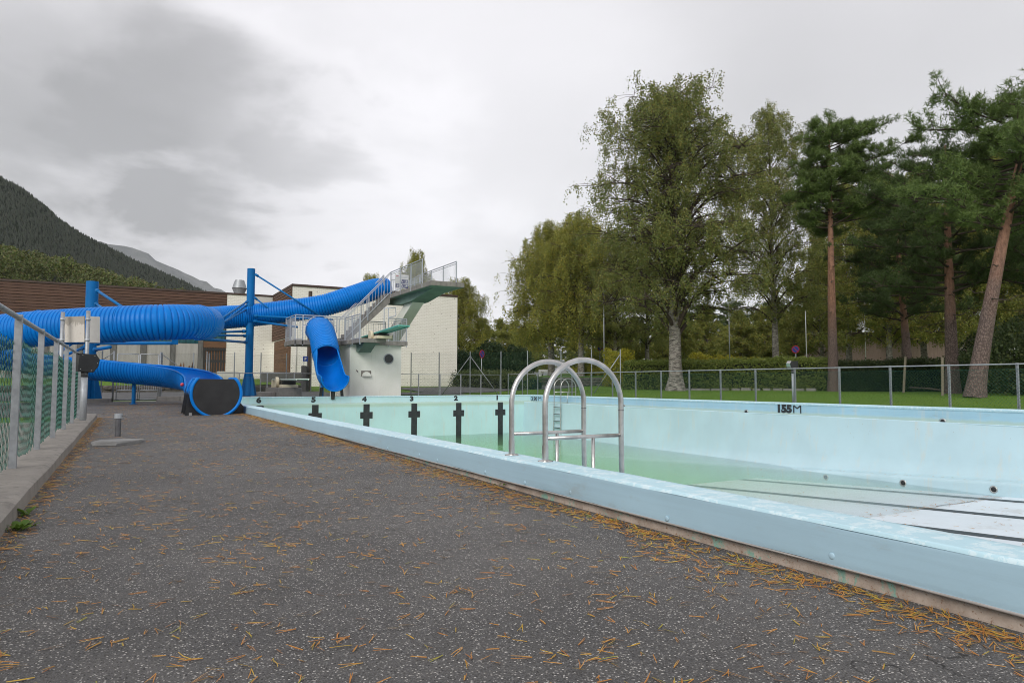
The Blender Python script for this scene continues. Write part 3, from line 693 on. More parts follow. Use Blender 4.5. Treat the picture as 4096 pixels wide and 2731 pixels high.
def fence(label, pts, base, top, rail=True, mesh_top=None, mesh_bot=.05, pitch=.07, wr=.0016, wmat='green_vinyl', woven=False, rot=0, round_=False, name='mesh_fence', pw=.05, group=None, off=(0, 0), railr=.02, gap=0):
    P = [np.array([p[0], p[1], base if np.isscalar(base) else base[i]]) for i, p in enumerate(pts)]
    t = thing(name, label, 'fence', P[0], group)
    h = top-P[0][2]
    m = MB()
    if round_: m.tube([(0, 0, -.02), (0, 0, h)], pw/2, 10)
    else: m = u_post(h, pw, pw*.8)
    pm = raw_mesh('post', m.v, m.f, 'galvanised', False)
    if round_: pm.polygons.foreach_set('use_smooth', [True]*len(pm.polygons)); pm.set_sharp_from_angle(angle=math.radians(50))
    for p in P:
        o = link('post', pm, t, tuple(p-P[0])); o.rotation_euler.z = rot
        o.scale.z = (top-p[2])/h
    if rail: MB().tube([(p[0], p[1], top-.025) for p in P], railr, 10).build('top_rail', 'galvanised', t, True)
    mt = mesh_top or top-.05
    V, Fq = (weave if woven else diag_wire)(P[0]+np.array([*off, 0]), P[-1]+np.array([*off, 0]), P[0][2]+mesh_bot, mt, pitch, wr)
    link('wire_mesh', raw_mesh('wire_mesh', V-np.array(t.location), Fq, wmat), t)
    if not woven:
        a = P[0]+np.array([*off, 0]); b = P[-1]+np.array([*off, 0])
        for z in (P[0][2]+mesh_bot, mt): MB().tube([(a[0], a[1], z), (b[0], b[1], z)], wr*1.3, 4).build('tension_wire', wmat, t)
    return t
fence('low green mesh fence on the concrete kerb beside the asphalt deck', [(-.736, 6.47+1.642*i) for i in range(-4, 7)], .095, 1.27, woven=True, pitch=.066, wr=.0031, rot=math.pi/2, pw=.06, mesh_top=1.09, mesh_bot=.03, off=(-.035, 0), railr=.021)
fence('low green mesh fence between the far long rim and the lawn', [(16.33, 5.99+1.379*i) for i in range(0, 18)], .12, 1.185, pitch=.075, wr=.0018, rot=math.pi/2, mesh_top=1.05, mesh_bot=.09, off=(-.03, 0), pw=.045, railr=.016)
xs_r = [10.9+1.09*i for i in range(6)]
fence('low grey mesh fence from the diving tower to the lawn corner', [(x, 30.3) for x in xs_r], .03, 1.17, pitch=.07, wr=.0016, wmat='wire_grey', mesh_top=.95, pw=.05, railr=.016)
fence('low grey mesh fence behind the small springboard', [(3.0+1.12*i, 30.6) for i in range(6)], .03, 1.17, pitch=.07, wr=.0016, wmat='wire_grey', mesh_top=.98, pw=.05, railr=.016)
# tall fence behind (square posts with braces)
tall = []
for x, y, d in ((840, 1410, 34), (985, 1410, 34.5), (1066, 1411, 35), (1120, 1410, 35.3)): tall.append(atd(x, y, d))
t1 = fence('tall grey mesh fence in front of the white recessed wall', [(3.4+1.25*i, 36.35) for i in range(5)], .32, 2.25, rail=False, pitch=.09, wr=.0016, wmat='wire_grey', mesh_top=2.15, round_=True, pw=.055)
Pt = [atd(x, 1412-(x-1645)*.012, 36.0-(x-1645)*.0046)[:2] for x in (1645, 1757, 1881, 2004, 2110, 2244, 2366, 2481)]
t2 = fence('tall leaning green mesh fence beyond the corner lawn', Pt, [gz(p[0], p[1]) for p in Pt], 2.33, rail=False, pitch=.10, wr=.0013, wmat='green_vinyl', mesh_top=2.25, round_=True, pw=.055)
for a, b in ((2, 1), (2, 3), (7, 6)):
    p = Pt[a]; q = lerp(Pt[a], Pt[b], .92); MB().tube([(p[0], p[1], 2.1), (q[0], q[1], float(gz(*q))+.02)], .022, 8).build('brace', 'galvanised', t2, True)
for px_, py_ in ((1.5, 30.45),): pass
# gate in the tall fence behind the slide
gt = thing('double_gate', 'grey double gate of bars and mesh behind the blue open flume', 'gate', (.3, 30.5, 0))
gx = [onY(350+x*.27636, 1500, 30.5)[0] for x in (205, 375, 425, 655, 735, 760, 1025, 1050, 1090)]
for x in (gx[1], gx[7]): MB().tube([(x, 30.5, 0), (x, 30.5, 1.95)], .035, 10).build('post', 'galvanised', gt, True)
for xa, xb_ in ((gx[2], gx[4]), (gx[5], gx[6])):
    lf = MB()
    for z in (.08, .45, 1.85): lf.tube([(xa, 30.5, z), (xb_, 30.5, z)], .018, 6)
    for x in (xa, xb_): lf.tube([(x, 30.5, .08), (x, 30.5, 1.85)], .02, 6)
    lf = lf.build('leaf_frame', 'galv_light', gt, True)
    n_ = 8
    for i in range(1, n_): x = xa+(xb_-xa)*i/n_; MB().tube([(x, 30.5, .45), (x, 30.5, 1.0)], .010, 5).build('bar', 'galv_light', lf)
    V, Fq = diag_wire((xa, 30.5), (xb_, 30.5), .08, 1.85, .09, .002); link('wire_mesh', raw_mesh('wire_mesh', V-np.array(gt.location), Fq, 'wire_grey'), lf)
MB().tube([(gx[1], 30.5, 1.9), (gx[1]-.9, 30.5, 1.2)], .018, 6).build('brace', 'galvanised', gt); MB().tube([(gx[7], 30.5, 1.9), (gx[7]+.9, 30.5, 1.2)], .018, 6).build('brace', 'galvanised', gt)
MB().bbox(gx[7]-.1, gx[7]+1.6, 30.35, 30.65, 0, .2, .02).build('footing', 'concrete', gt)
fence('tall grey mesh fence running from the double gate behind the stout mast', [(-12+2*i, 30.5) for i in range(5)]+[(gx[0], 30.5)], .0, 1.95, rail=False, pitch=.09, wr=.0016, wmat='wire_grey', round_=True, pw=.05)
fence('tall grey mesh fence panel between the gate and the blue mast', [(gx[7]+.06, 30.62), (gx[7]+1.2, 30.62), (2.95, 30.62)], .0, 1.95, rail=False, pitch=.09, wr=.0016, wmat='wire_grey', round_=True, pw=.05)

# ------------------------------------------------------------------ lane floodlights
def floodlight(label, base, h, face, pr=.045, s=1.0):
    t = thing('floodlight', label, 'light', base, 'lane floodlights by the pool')
    b = np.array(base, float); f_ = np.array([*face, 0.]); f_ /= np.linalg.norm(f_); r_ = np.array([-f_[1], f_[0], 0])
    MB().tube([b, b+(0, 0, h-.16)], pr, 16).build('pole', 'galv_light', t, True)
    MB().tube([b+(0, 0, h-.24), b+(0, 0, h-.13)], pr*1.1, 12).build('bracket', 'dark_steel', t, True)
    prof = [(-.17, -.15), (.08, -.16), (.16, -.06), (.18, .06), (.12, .15), (-.15, .16)]
    m = MB(); m.prism([b+(0, 0, h)+f_*u*s+np.array([0, 0, 1])*v*s-r_*.12*s for u, v in prof], r_*.24*s); bd = m.build('housing', 'black_plastic', t)
    m = MB(); pf = [(.085, -.165), (.165, -.06), (.186, .06), (.122, .157)]
    A_ = np.array([[b+(0, 0, h)+f_*(u*s+.004)+np.array([0, 0, v*s])+r_*w_*s for w_ in (-.115, .115)] for u, v in pf]); m.grid(A_); m.build('reflector', 'steel', t)
    bm_ = MB(); bm_.lathe((0, 0, 0), [(.008, 0), (.006, .005)], 8, tuple(-r_)); sm_ = raw_mesh('screw', bm_.v, bm_.f, 'steel')
    for u, v in ((-.13, -.11), (-.1, .13), (.1, .12), (.15, 0), (.05, -.13)): link('screw', sm_, t, tuple(np.array([0, 0, h])+f_*u*s+np.array([0, 0, v*s])-r_*.121*s))
    return t
p = onX(3194, 1609, 16.27); floodlight('silver fronted black floodlight on a pole before the trimmed hedge', (16.45, 13.05, .13), 1.13, (-1, .25), .032, .75)
p = onZ(330, 1705, .0); floodlight('black floodlight on a grey pole where the kerb fence ends', (p[0], p[1], .0), 1.08, (.9, .5), .05, .98)

# panels on twin poles by the kerb
bd_ = thing('sign_panels', 'two weathered panels clamped to a pair of grey poles above the kerb fence', 'sign', (-.8, 14.1, 0))
Y0 = 13.9
pa = [(252, 1248, 224+10, 1420), (354, 1243, 338, 1560)]
for (xt, yt, xbm, yb) in pa:
    a = atd(xt, yt, 12.6); MB().tube([(a[0], a[1], 0), (a[0], a[1], a[2])], .034, 12).build('pole', 'galvanised', bd_, True)
    for yy in (1277, 1360):
        q = atd(xt, yy, 12.6); MB().tube([(a[0], a[1], q[2]-.02), (a[0], a[1], q[2]+.02)], .042, 12).build('clamp', 'galv_light', bd_, True)
def panel(x0, x1, yt0, yt1, yb0, yb1, d0, d1, name, mat):
    q = [atd(x0, yt0, d0), atd(x1, yt1, d1), atd(x1, yb1, d1), atd(x0, yb0, d0)]; n = np.cross(q[1]-q[0], q[3]-q[0]); n /= np.linalg.norm(n)
    m = MB(); m.prism([p_ for p_ in q], n*.02); return m.build(name, mat, bd_)
def m_worn_panel():
    t = NT('worn_panel'); v = t.pos(); s = t.node('ShaderNodeSeparateXYZ'); t.l.new(v, s.inputs[0])
    n_ = t.noise(t.pos((2, 2, .7)), 14, 6, .7); h_ = t.math('ADD', s.outputs[2], t.math('MULTIPLY', n_, .35))
    k_ = t.mix(t.rng(h_, 1.99, 2.02), (.62, .58, .53), (.37, .34, .30)); k_ = t.mix(t.rng(t.noise(v, 25, 5), .5, .75, 0, .25), k_, (.35, .29, .22))
    t.set(k_, .75); MATS['worn_panel'] = t.m
m_worn_panel()
panel(258, 337, 1267, 1264, 1369, 1368, 12.75, 12.7, 'panel', 'worn_panel'); panel(349, 400, 1264, 1267, 1370, 1371, 12.7, 12.85, 'panel', 'white_sheet')

# steel post on a granite slab
sp = thing('post_socket', 'short steel socket post standing on a rough granite slab', 'post', (-.07, 9.6, .01))
rg = np.random.default_rng(3); c_ = np.array([-.06, 9.62]); m = MB()
ring = [(-.27, -.17), (-.02, -.245), (.25, -.05), (.285, .03), (.05, .235), (-.2, .12)]
V = []
for z, s_ in ((.005, 1.0), (.03, 1.015), (.052, .99), (.058, .95)): V += [(c_[0]+a*s_+rg.normal(0, .004), c_[1]+b*s_+rg.normal(0, .004), z+rg.normal(0, .003)) for a, b in ring]
n_ = len(ring); m.add(V, [(r*n_+i, r*n_+(i+1) % n_, (r+1)*n_+(i+1) % n_, (r+1)*n_+i) for r in range(3) for i in range(n_)]+[tuple(range(3*n_, 4*n_))])
m.build('slab', 'granite', sp)
a = onZ(471, 1742, .06)
MB().tube([(a[0], a[1], .05), (a[0], a[1], .30)], .034, 20).build('tube', 'dark_steel', sp, angle=50)
MB().tube([(a[0], a[1], .285), (a[0], a[1], .345)], .046, 20).build('collar', 'galv_light', sp, angle=50)
kn = np.array([a[0], a[1], .315]); dr = R0*.9
MB().tube([kn+R0*.045, kn+R0*.085], .005, 6).build('key_stem', 'dark_steel', sp)
MB().tube([kn+R0*.10+.014*(math.cos(t)*R0+math.sin(t)*np.array([0, 0, .8])) for t in np.linspace(0, 2*math.pi, 13)], .0035, 5).build('key_ring', 'dark_steel', sp)

# ------------------------------------------------------------------ sweeps for the slides
def frames(P):
    T = np.gradient(P, axis=0); T /= np.linalg.norm(T, axis=1)[:, None]; S = np.cross(T, np.array([0, 0, 1.])); S /= np.linalg.norm(S, axis=1)[:, None]; Uv = np.cross(S, T); return T, S, Uv
def ribbed(P, u, r, a0, a1, seg, rib=.065, period=.114, duty=.42):
    # a0, a1: half-open angle range (radians from straight down), arrays or scalars; ribs on the outside
    T, S, Uv = frames(P); n = len(P); ph = (u % period)/period; bumpv = np.clip(np.abs(np.sin(np.pi*ph))*2.0, 0, 1)**.7*rib
    A0 = np.broadcast_to(a0, (n,)); A1 = np.broadcast_to(a1, (n,)); G = np.zeros((n, seg+1, 3))
    for k_ in range(seg+1):
        an = A0+(A1-A0)*k_/seg; R_ = (r+bumpv)
        G[:, k_] = P+(R_*np.sin(an))[:, None]*S-(R_*np.cos(an))[:, None]*Uv
    return G
def grid_mesh(G, flip=False):
    n, m_ = G.shape[:2]; i, j = np.meshgrid(np.arange(n-1), np.arange(m_-1), indexing='ij')
    Fq = np.stack([i*m_+j, i*m_+j+1, (i+1)*m_+j+1, (i+1)*m_+j], -1).reshape(-1, 4)
    return G.reshape(-1, 3), (Fq[:, ::-1] if flip else Fq)
def add_grid(name, G, mat, parent, flip=False):
    V, Fq = grid_mesh(G, flip); me = raw_mesh(name, V-origin(parent), Fq, mat, True); return link(name, me, parent)

# ------------------------------------------------------------------ big water slide
big = thing('water_slide', 'large blue corrugated tube slide looping down to an open flume on the deck', 'slide', (1.73, 16.2, 0))
rt = .475
path = [(11.15, 32.6, 5.42), (10.4, 32.4, 5.28), (9.3, 32.35, 4.85), (8.0, 32.6, 4.38), (6.4, 33.2, 4.08), (4.9, 33.8, 3.86), (3.6, 33.6, 3.68), (2.5, 32.2, 3.42), (2.15, 30.0, 3.15), (2.25, 27.6, 2.92), (2.35, 25.3, 2.75), (1.95, 23.4, 2.62), (1.0, 22.55, 2.52), (-.3, 22.95, 2.43), (-1.5, 23.65, 2.36), (-2.6, 24.35, 2.27), (-3.9, 25.5, 2.12), (-4.6, 27.2, 1.95), (-4.3, 28.8, 1.78), (-3.2, 29.5, 1.62)]
P, u = spline(path, .01267)
G = ribbed(P, u, rt-.01, -math.pi, math.pi, 24); add_grid('tube', G, 'slide_blue', big)
T, S, Uv = frames(P)
for k_ in range(170, len(P)-40, 190):
    MB().tube([P[k_]+(rt+.052)*(math.cos(a_)*S[k_]+math.sin(a_)*Uv[k_]) for a_ in np.linspace(0, 2*math.pi, 33)], .022, 6).build('flange', 'slide_blue', big, True)
# inner skin at the open top end, and flange
G = ribbed(P[:90], u[:90], rt-.03, -math.pi, math.pi, 28, 0); add_grid('tube_lining', G, 'slide_inner', big, True)
flume = [(-3.2, 29.5, 1.62), (-2.1, 29.0, 1.50), (-1.0, 28.0, 1.38), (.1, 27.15, 1.26), (1.1, 26.2, 1.15), (1.75, 24.9, 1.03), (1.98, 23.2, .88), (1.95, 21.3, .72), (1.83, 19.4, .575), (1.75, 18.0, .515), (1.73, 16.25, .505)]
P, u = spline(flume, .01267); n = len(P); s_ = u/u[-1]; dist = u[-1]-u
half = np.radians(100+6*sstep(6, 11, dist)-12*sstep(6.5, 4.2, dist)*sstep(1.6, 3, dist)+31*sstep(2.2, 1.0, dist))
ribs_on = sstep(3.3, 4.2, dist)
def ribbed2(P, u, r, a0, a1, seg, rib):
    G = ribbed(P, u, r, a0, a1, seg, 0); T, S, Uv = frames(P); ph = (u % .114)/.114; b = np.clip(np.abs(np.sin(np.pi*ph))*2.0, 0, 1)**.7*rib
    C = P[:, None, :]; D = G-C; D /= np.linalg.norm(D, axis=2)[:, :, None]
    return G+D*b[:, None, None]
G = ribbed2(P, u, rt+.022, -half*.985, half*.985, 20, .06*ribs_on); add_grid('flume', G, 'slide_blue', big)
G = ribbed(P[::4], u[::4], rt+.012, -half[::4], half[::4], 24, 0); add_grid('flume_lining', G, 'slide_inner', big, True)
T, S, Uv = frames(P)
for sg in (-1, 1):
    E = P+((rt+.022)*np.sin(half*sg))[:, None]*S-((rt+.022)*np.cos(half))[:, None]*Uv
    MB().tube(E[::12], .03, 8).build('lip', 'slide_blue', big, True)
for k_ in (-1, -90):                                      # end ring and joint ring of the run-out
    c_, S_, U_ = P[k_], S[k_], Uv[k_]; hh = half[k_]
    MB().tube([c_+(rt+.03)*(math.sin(a_)*S_-math.cos(a_)*U_) for a_ in np.linspace(-hh, hh, 40)], .032, 8).build('end_ring', 'slide_blue', big, True)
c_, S_, U_ = P[-1], S[-1], Uv[-1]; hh = half[-1]; m = MB()
m.prism([c_+(rt+.012)*(math.sin(a_)*S_-math.cos(a_)*U_)+T[-1]*.0 for a_ in np.linspace(-hh, hh, 40)], -T[-1]*.03); m.build('stop_board', 'black_plastic', big)
for d in (.25, .95, 1.65):                                # black cradle plates under the run-out
    q = P[np.argmin(abs(dist-d))]; m = MB(); pl = [(-.60, 0), (.60, 0), (.60, .18), (.50, .30)]+[((rt+.03)*math.sin(a_), q[2]-(rt+.03)*math.cos(a_)) for a_ in np.linspace(1.1, -1.1, 15)]+[(-.53, .55), (-.56, .30)]
    m.prism([(q[0]+a, q[1]+.0, b+float(deckz(q[0], q[1]))-.02) for a, b in pl], (0, .02, 0)); m.build('cradle', 'black_plastic', big)
    MB().box(q[0]-.52, q[0]-.46, q[1]-.012, q[1], .03, .09).build('bracket', 'steel', big)
q = P[np.argmin(abs(dist-1.35))]; MB().lathe((q[0]-.62, q[1]-.2, .70), [(.01, -.04), (.03, -.03), (.042, 0), (.03, .03), (.01, .04)], 12).build('ball', 'red_ball', big, True)
lg = onZ(632, 1612, .0)
i_ = np.argmin(np.linalg.norm(P[:, :2]-lg[:2], axis=1)); q = P[i_]
MB().tube([(q[0], q[1], 0), (q[0], q[1], q[2]-.52)], .062, 16).build('leg', 'post_blue', big, angle=50); MB().lathe((q[0], q[1], 0), [(.13, 0), (.13, .02), (.06, .03)], 16).build('foot_plate', 'post_blue', big)
MB().obox((q[0], q[1], q[2]-.5), (.16, .1, 0), (-.07, .12, 0), (0, 0, .05)).build('saddle', 'post_blue', big)

def mast(name, label, x, y, r, z1, zb=.0):
    t = thing(name, label, 'mast', (x, y, zb), 'masts carrying the tube slide')
    MB().tube([(x, y, zb), (x, y, z1)], r, 28).build('column', 'post_blue', t, angle=60)
    for a_ in range(4):
        an = a_*math.pi/2+.5; d = np.array([math.cos(an), math.sin(an), 0]); pt = np.array([x, y, zb]); nn = np.array([-d[1], d[0], 0])*.012
        m = MB(); m.prism([pt+d*r*.9+nn, pt+d*(r+.30)+nn, pt+d*(r+.30)+nn+(0, 0, .05), pt+d*r*.9+nn+(0, 0, 1.45)], -2*nn); m.build('gusset', 'post_blue', t)
    MB().box(x-.55, x+.55, y-.55, y+.55, zb-.03, zb+.025).build('base_plate', 'post_blue', t)
    return t
def rod(t, a, b, r, nm='strut'):
    o = MB().tube([a, b], r, 10).build(nm, 'post_blue', t, True); a = np.array(a); b = np.array(b); d = (b-a)/np.linalg.norm(b-a)
    MB().tube([a-d*.02, a+d*.14], r*1.5, 8).build('clevis', 'post_blue', t, True); return o
rp = atd(993, 1580, 31.6); mr_ = mast('slide_mast', 'tall blue steel mast with gussets rising behind the end wall', rp[0], rp[1], .175, atd(1005, 1070, 31.6)[2])
def mp(x, y, d): return atd(x, y, d)
rod(mr_, mp(1022, 1098, 31.4), mp(1300, 1275, 32.0), .04); rod(mr_, mp(1018, 1190, 31.4), mp(1160, 1298, 32.2), .035)
rod(mr_, mp(1018, 1264, 31.4), mp(1330, 1278, 31.5), .05, 'arm'); rod(mr_, mp(1016, 1285, 31.4), mp(1190, 1308, 31.0), .05, 'arm')
rod(mr_, mp(988, 1207, 31.4), mp(800, 1330, 25.2), .045); rod(mr_, mp(986, 1222, 31.4), mp(850, 1320, 28.0), .04); rod(mr_, mp(984, 1240, 31.4), mp(805, 1335, 24.5), .04)
rod(mr_, mp(980, 1325, 31.3), mp(830, 1330, 29.5), .05, 'arm'); rod(mr_, mp(980, 1343, 31.3), mp(800, 1340, 26.5), .05, 'arm'); rod(mr_, mp(984, 1369, 31.3), mp(745, 1350, 23.5), .055, 'arm')
for q in (mp(790, 1345, 23.4), mp(700, 1360, 22.6)): MB().obox(q, (.09, 0, 0), (0, .09, 0), (0, 0, .14)).build('hanger', 'post_blue', mr_)
lp = atd(352, 1605, 25.6); ml = mast('slide_mast', 'stout blue steel mast standing behind the front loop of the slide', lp[0], lp[1], .21, atd(362, 1122, 25.6)[2], .04)
rod(ml, mp(388, 1162, 25.3), mp(500, 1235, 23.6), .05); rod(ml, mp(385, 1215, 25.3), mp(420, 1240, 23.8), .045)
rod(ml, mp(385, 1373, 25.2), mp(690, 1372, 22.6), .06, 'arm'); rod(ml, mp(380, 1398, 25.2), mp(440, 1388, 23.3), .06, 'arm'); rod(ml, mp(335, 1390, 25.2), mp(250, 1425, 23.5), .05, 'arm'); rod(ml, mp(335, 1340, 25.2), mp(215, 1425, 24), .05, 'arm')
MB().box(lp[0]-.75, lp[0]+.75, lp[1]-.75, lp[1]+.75, -.05, .14).build('footing', 'concrete', ml)
for px_ in (430, 760):                                    # service hatches on the front loop
    q = atd(px_+15, 1338 if px_ == 430 else 1325, 20.0 if px_ == 430 else 20.6); m = MB()
    for s1 in (-.17, .17): m.tube([q+RT*s1+UP*.12-FW*.02, q+RT*s1*.95-UP*.22-FW*.02], .012, 5)
    m.tube([q-RT*.2+UP*.12-FW*.02, q+RT*.2+UP*.12-FW*.02], .018, 5); m.build('hatch_frame', 'post_blue', big)

# ------------------------------------------------------------------ diving tower
tw = thing('diving_tower', 'white concrete diving tower with high platform, stairs and grey railings', 'diving tower', (9.6, 30, 0))
ZD, ZT = 2.60, 4.95
MB().bbox(8.47, 10.83, 29.5, 31.6, -.02, 2.43, .012).build('block', 'tower_white', tw)
MB().bbox(8.30, 11.05, 29.3, 32.4, 2.42, ZD, .012).build('deck', 'concrete', tw)
MB().bbox(6.25, 8.297, 30.3, 32.4, 2.40, ZD-.004, .012).build('deck', 'concrete', tw)
MB().bbox(8.46, 9.60, 28.02, 29.297, 2.44, ZD+.006, .012).build('deck', 'concrete', tw)
m = MB(); m.prism([(8.75, 28.35, 2.437), (8.75, 29.497, 2.437), (8.75, 29.497, 2.10), (8.75, 29.2, 2.06)], (.55, 0, 0)); m.build('corbel', 'tower_green', tw)
MB().box(9.05, 9.5, 28.6, 29.4, 2.40, 2.437).build('soffit_panel', 'tower_green', tw)
MB().box(8.25, 8.45, 31.5, 31.9, 0, 2.40).build('column', 'tower_white', tw)
# high platform
m = MB(); m.bbox(10.80, 12.32, 26.02, 31.0, 4.755, ZT, .012); m.build('platform', 'concrete_edge', tw)
MB().bbox(10.80, 12.60, 31.003, 33.2, 4.755, ZT-.003, .012).build('landing', 'concrete_edge', tw)
MB().box(10.83, 12.29, 26.05, 30.97, 4.745, 4.7545).build('soffit_panel', 'tower_green', tw)
m = MB(); m.prism([(11.12, 26.5, 4.744), (11.12, 29.2, 4.42), (11.12, 30.6, 4.42), (11.12, 32.6, 4.60), (11.12, 32.6, 4.744)], (.86, 0, 0)); m.build('beam', 'tower_green', tw)
m = MB(); m.prism([(11.3, 29.35, 4.43), (11.3, 30.45, 4.43), (11.3, 34.2, 2.55), (11.3, 34.2, 0), (11.3, 33.6, 0), (11.3, 33.6, 2.3)][::-1], (.55, 0, 0)); m.build('raking_leg', 'tower_white', tw)
# stairs
nst = 12; xs0, xs1 = 8.55, 10.80
st = MB(); poly = []
for i in range(nst):
    x = xs0+(xs1-xs0)*i/nst; z0_ = ZD+(ZT-ZD)*i/nst; z1_ = ZD+(ZT-ZD)*(i+1)/nst; poly += [(x, 31.05, z0_), (x, 31.05, z1_)]
poly += [(xs1, 31.05, ZT), (xs1, 31.05, ZT-.42), (xs0+.22, 31.05, ZD)]
st.prism(poly[::-1], (0, .95, 0)); st.build('stairs', 'concrete', tw)
RPOST = []
def railing(pts, h=1.03, bal=.115, parent=tw, over=.09, closed_ends=True, nm='railing'):
    # pts: base points along the edge; handrail stands a little above the framed panel
    P = np.asarray(pts, float); m = MB(); up = np.array([0, 0, 1.])
    for a, b in zip(P[:-1], P[1:]):
        m.tube([a+up*h, b+up*h], .024, 8); m.tube([a+up*(h-over), b+up*(h-over)], .015, 6); m.tube([a+up*.08, b+up*.08], .015, 6)
        L_ = np.linalg.norm((b-a)[:2]); k_ = max(2, int(L_/bal))
        for i in range(1, k_):
            q = a+(b-a)*i/k_; m.tube([q+up*.08, q+up*(h-over)], .007, 4, False)
    r_ = m.build(nm, 'rail_grey', parent, angle=50)
    global RPOST
    for a, b in zip(P[:-1], P[1:]):
        L_ = np.linalg.norm((b-a)[:2]); k_ = max(1, int(round(L_/1.25)))
        for i in range(k_+1):
            q = a+(b-a)*i/k_
            if any(np.linalg.norm((q-o_)[:2]) < .10 and abs(q[2]-o_[2]) < .8 for o_ in RPOST): continue
            RPOST.append(q); MB().obox(q+up*(h/2-.10), (.02, 0, 0), (0, .02, 0), (0, 0, h/2+.09)).build('post', 'rail_grey', r_)
    return r_
railing([(10.81, 27.0, ZT), (10.81, 30.98, ZT)]); railing([(12.30, 26.8, ZT), (12.30, 31.0, ZT), (12.58, 33.15, ZT)]); railing([(12.58, 33.18, ZT), (11.6, 33.18, ZT)])
railing([(10.80, 31.02, ZT), (xs0+.1, 31.02, ZD+.08)], bal=.14); railing([(10.80, 31.98, ZT), (xs0+.1, 31.98, ZD+.08)], bal=.14); railing([(10.80, 32.02, ZT), (10.80, 32.15, ZT)])
railing([(8.47, 30.25, ZD-.06), (8.47, 28.05, ZD-.06)], 1.08); railing([(6.30, 32.3, ZD-.05), (6.30, 30.32, ZD-.05), (6.62, 30.32, ZD-.05)], 1.12)
railing([(6.62, 30.32, ZD-.05+.62), (8.10, 30.32, ZD-.05+.62)], .5, nm='railing'); railing([(8.10, 30.32, ZD-.05), (8.45, 30.32, ZD-.05)], 1.12)
railing([(10.15, 29.33, ZD-.06), (11.0, 29.33, ZD-.06), (11.0, 31.0, ZD-.06)], 1.08); railing([(9.35, 31.95, ZD), (10.9, 31.95, ZD)], 1.08); railing([(6.35, 32.35, ZD), (8.5, 32.35, ZD)], 1.1)
MB().tube([(9.93, 29.36, 4.06), (10.48, 29.36, 4.12), (10.50, 29.36, 3.80), (10.46, 29.36, 3.74), (10.17, 29.36, 3.66)], .024, 8).build('hand_loop', 'rail_grey', tw, True)
for x in (9.95, 10.15): MB().tube([(x, 29.36, ZD-.08), (x, 29.36, 4.06)], .022, 8).build('loop_post', 'rail_grey', tw, True)
# arch ring around the small slide mouth is part of the tower railing
MB().tube([(7.36+.63*math.cos(t), 30.33, 3.05+.63*math.sin(t)) for t in np.linspace(-.15, math.pi+.15, 30)], .022, 8).build('mouth_arch', 'rail_grey', tw, True)
# vent, lamp box, tap
def disc_frame(c, r):
    f_ = MB().lathe(c, [(r, -.005), (r, .03), (r*.86, .045), (r*.82, .02)], 32, (0, -1, 0)).build('vent_frame', 'galv_light', tw, angle=40)
    MB().lathe((c[0], c[1]-.016, c[2]), [(r*.83, 0), (r*.8, .006)], 28, (0, -1, 0)).build('vent_mesh', 'mesh_dark', f_)
    g = MB(); rr = r*.8
    for i in range(-6, 7):
        x = rr*i/7; hgt = math.sqrt(rr*rr-x*x); g.tube([(c[0]+x, c[1]-.026, c[2]-hgt), (c[0]+x, c[1]-.026, c[2]+hgt)], .006, 3); g.tube([(c[0]-hgt, c[1]-.027, c[2]+x), (c[0]+hgt, c[1]-.027, c[2]+x)], .006, 3)
    g.build('vent_grille', 'dark_steel', f_)
disc_frame((10.226, 29.5, 1.816), .235)
lb = MB().box(8.98, 9.414, 29.47, 29.502, 1.03, 1.275).build('lamp_box', 'concrete_edge', tw)
m = MB(); m.prism([(9.2+.19*math.cos(t), 29.47, 1.035+.19*math.sin(t)) for t in np.linspace(0, math.pi, 16)], (0, -.10, 0)); m.build('lamp_hood', 'tower_white', lb)
MB().tube([(8.78, 29.5, 1.27), (8.78, 29.40, 1.27), (8.80, 29.37, 1.21)], .018, 8).build('tap', 'dark_steel', tw, True); MB().tube([(8.74, 29.42, 1.30), (8.82, 29.42, 1.24)], .012, 6).build('tap_handle', 'rust_peel', tw)
# notice board on the high platform
nb = thing('notice_board', 'white rules board with five dark blue pictograms by the high platform railing', 'sign', (11.4, 31.12, ZT))
MB().bbox(11.06, 11.74, 31.10, 31.125, ZT+.30, ZT+.98, .01).build('board', 'white_paint', nb)
for x in (11.12, 11.68): MB().tube([(x, 31.14, ZT), (x, 31.14, ZT+.95)], .018, 6).build('post', 'rail_grey', nb)
rg = np.random.default_rng(5)
for (i, j) in ((1, 1), (2, 1), (0, 0), (1, 0), (2, 0)):
    x0 = 11.085+i*.215; z0_ = ZT+.34+j*.215; t_ = MB().box(x0, x0+.195, 31.094, 31.099, z0_, z0_+.19).build('pictogram', 'sign_navy', nb)
    g = MB(); cx, cz = x0+.1, z0_+.1
    g.obox((cx-.01, 31.0925, cz+.05), (.018, 0, 0), (0, .001, 0), (0, 0, .018)); g.obox((cx+.01, 31.0925, cz), (.04, 0, .02*(-1)**i), (0, .001, 0), (-.008, 0, .016)); g.obox((cx, 31.0925, cz-.05), (.055, 0, .012), (0, .001, 0), (0, 0, .008)); g.build('figure', 'white_paint', t_)
for k_, (a, b) in enumerate(((0, .16), (.2, .62))): MB().box(11.10+a, 11.08+b, 31.094, 31.099, ZT+.885, ZT+.915).build('text_line', 'sign_red' if k_ == 0 else 'rail_grey', nb)
MB().box(11.10, 11.66, 31.094, 31.099, ZT+.82, ZT+.84).build('text_line', 'rail_grey', nb)
wl = thing('warning_lamp', 'small red beacon on a thin stem by the high platform sign', 'lamp', (11.42, 31.3, ZT))
MB().tube([(11.42, 31.3, ZT), (11.42, 31.3, ZT+1.16)], .014, 6).build('stem', 'dark_steel', wl); MB().lathe((11.42, 31.3, ZT+1.16), [(.035, 0), (.035, .10), (.02, .13)], 12).build('lens', 'red_lamp', wl, True)

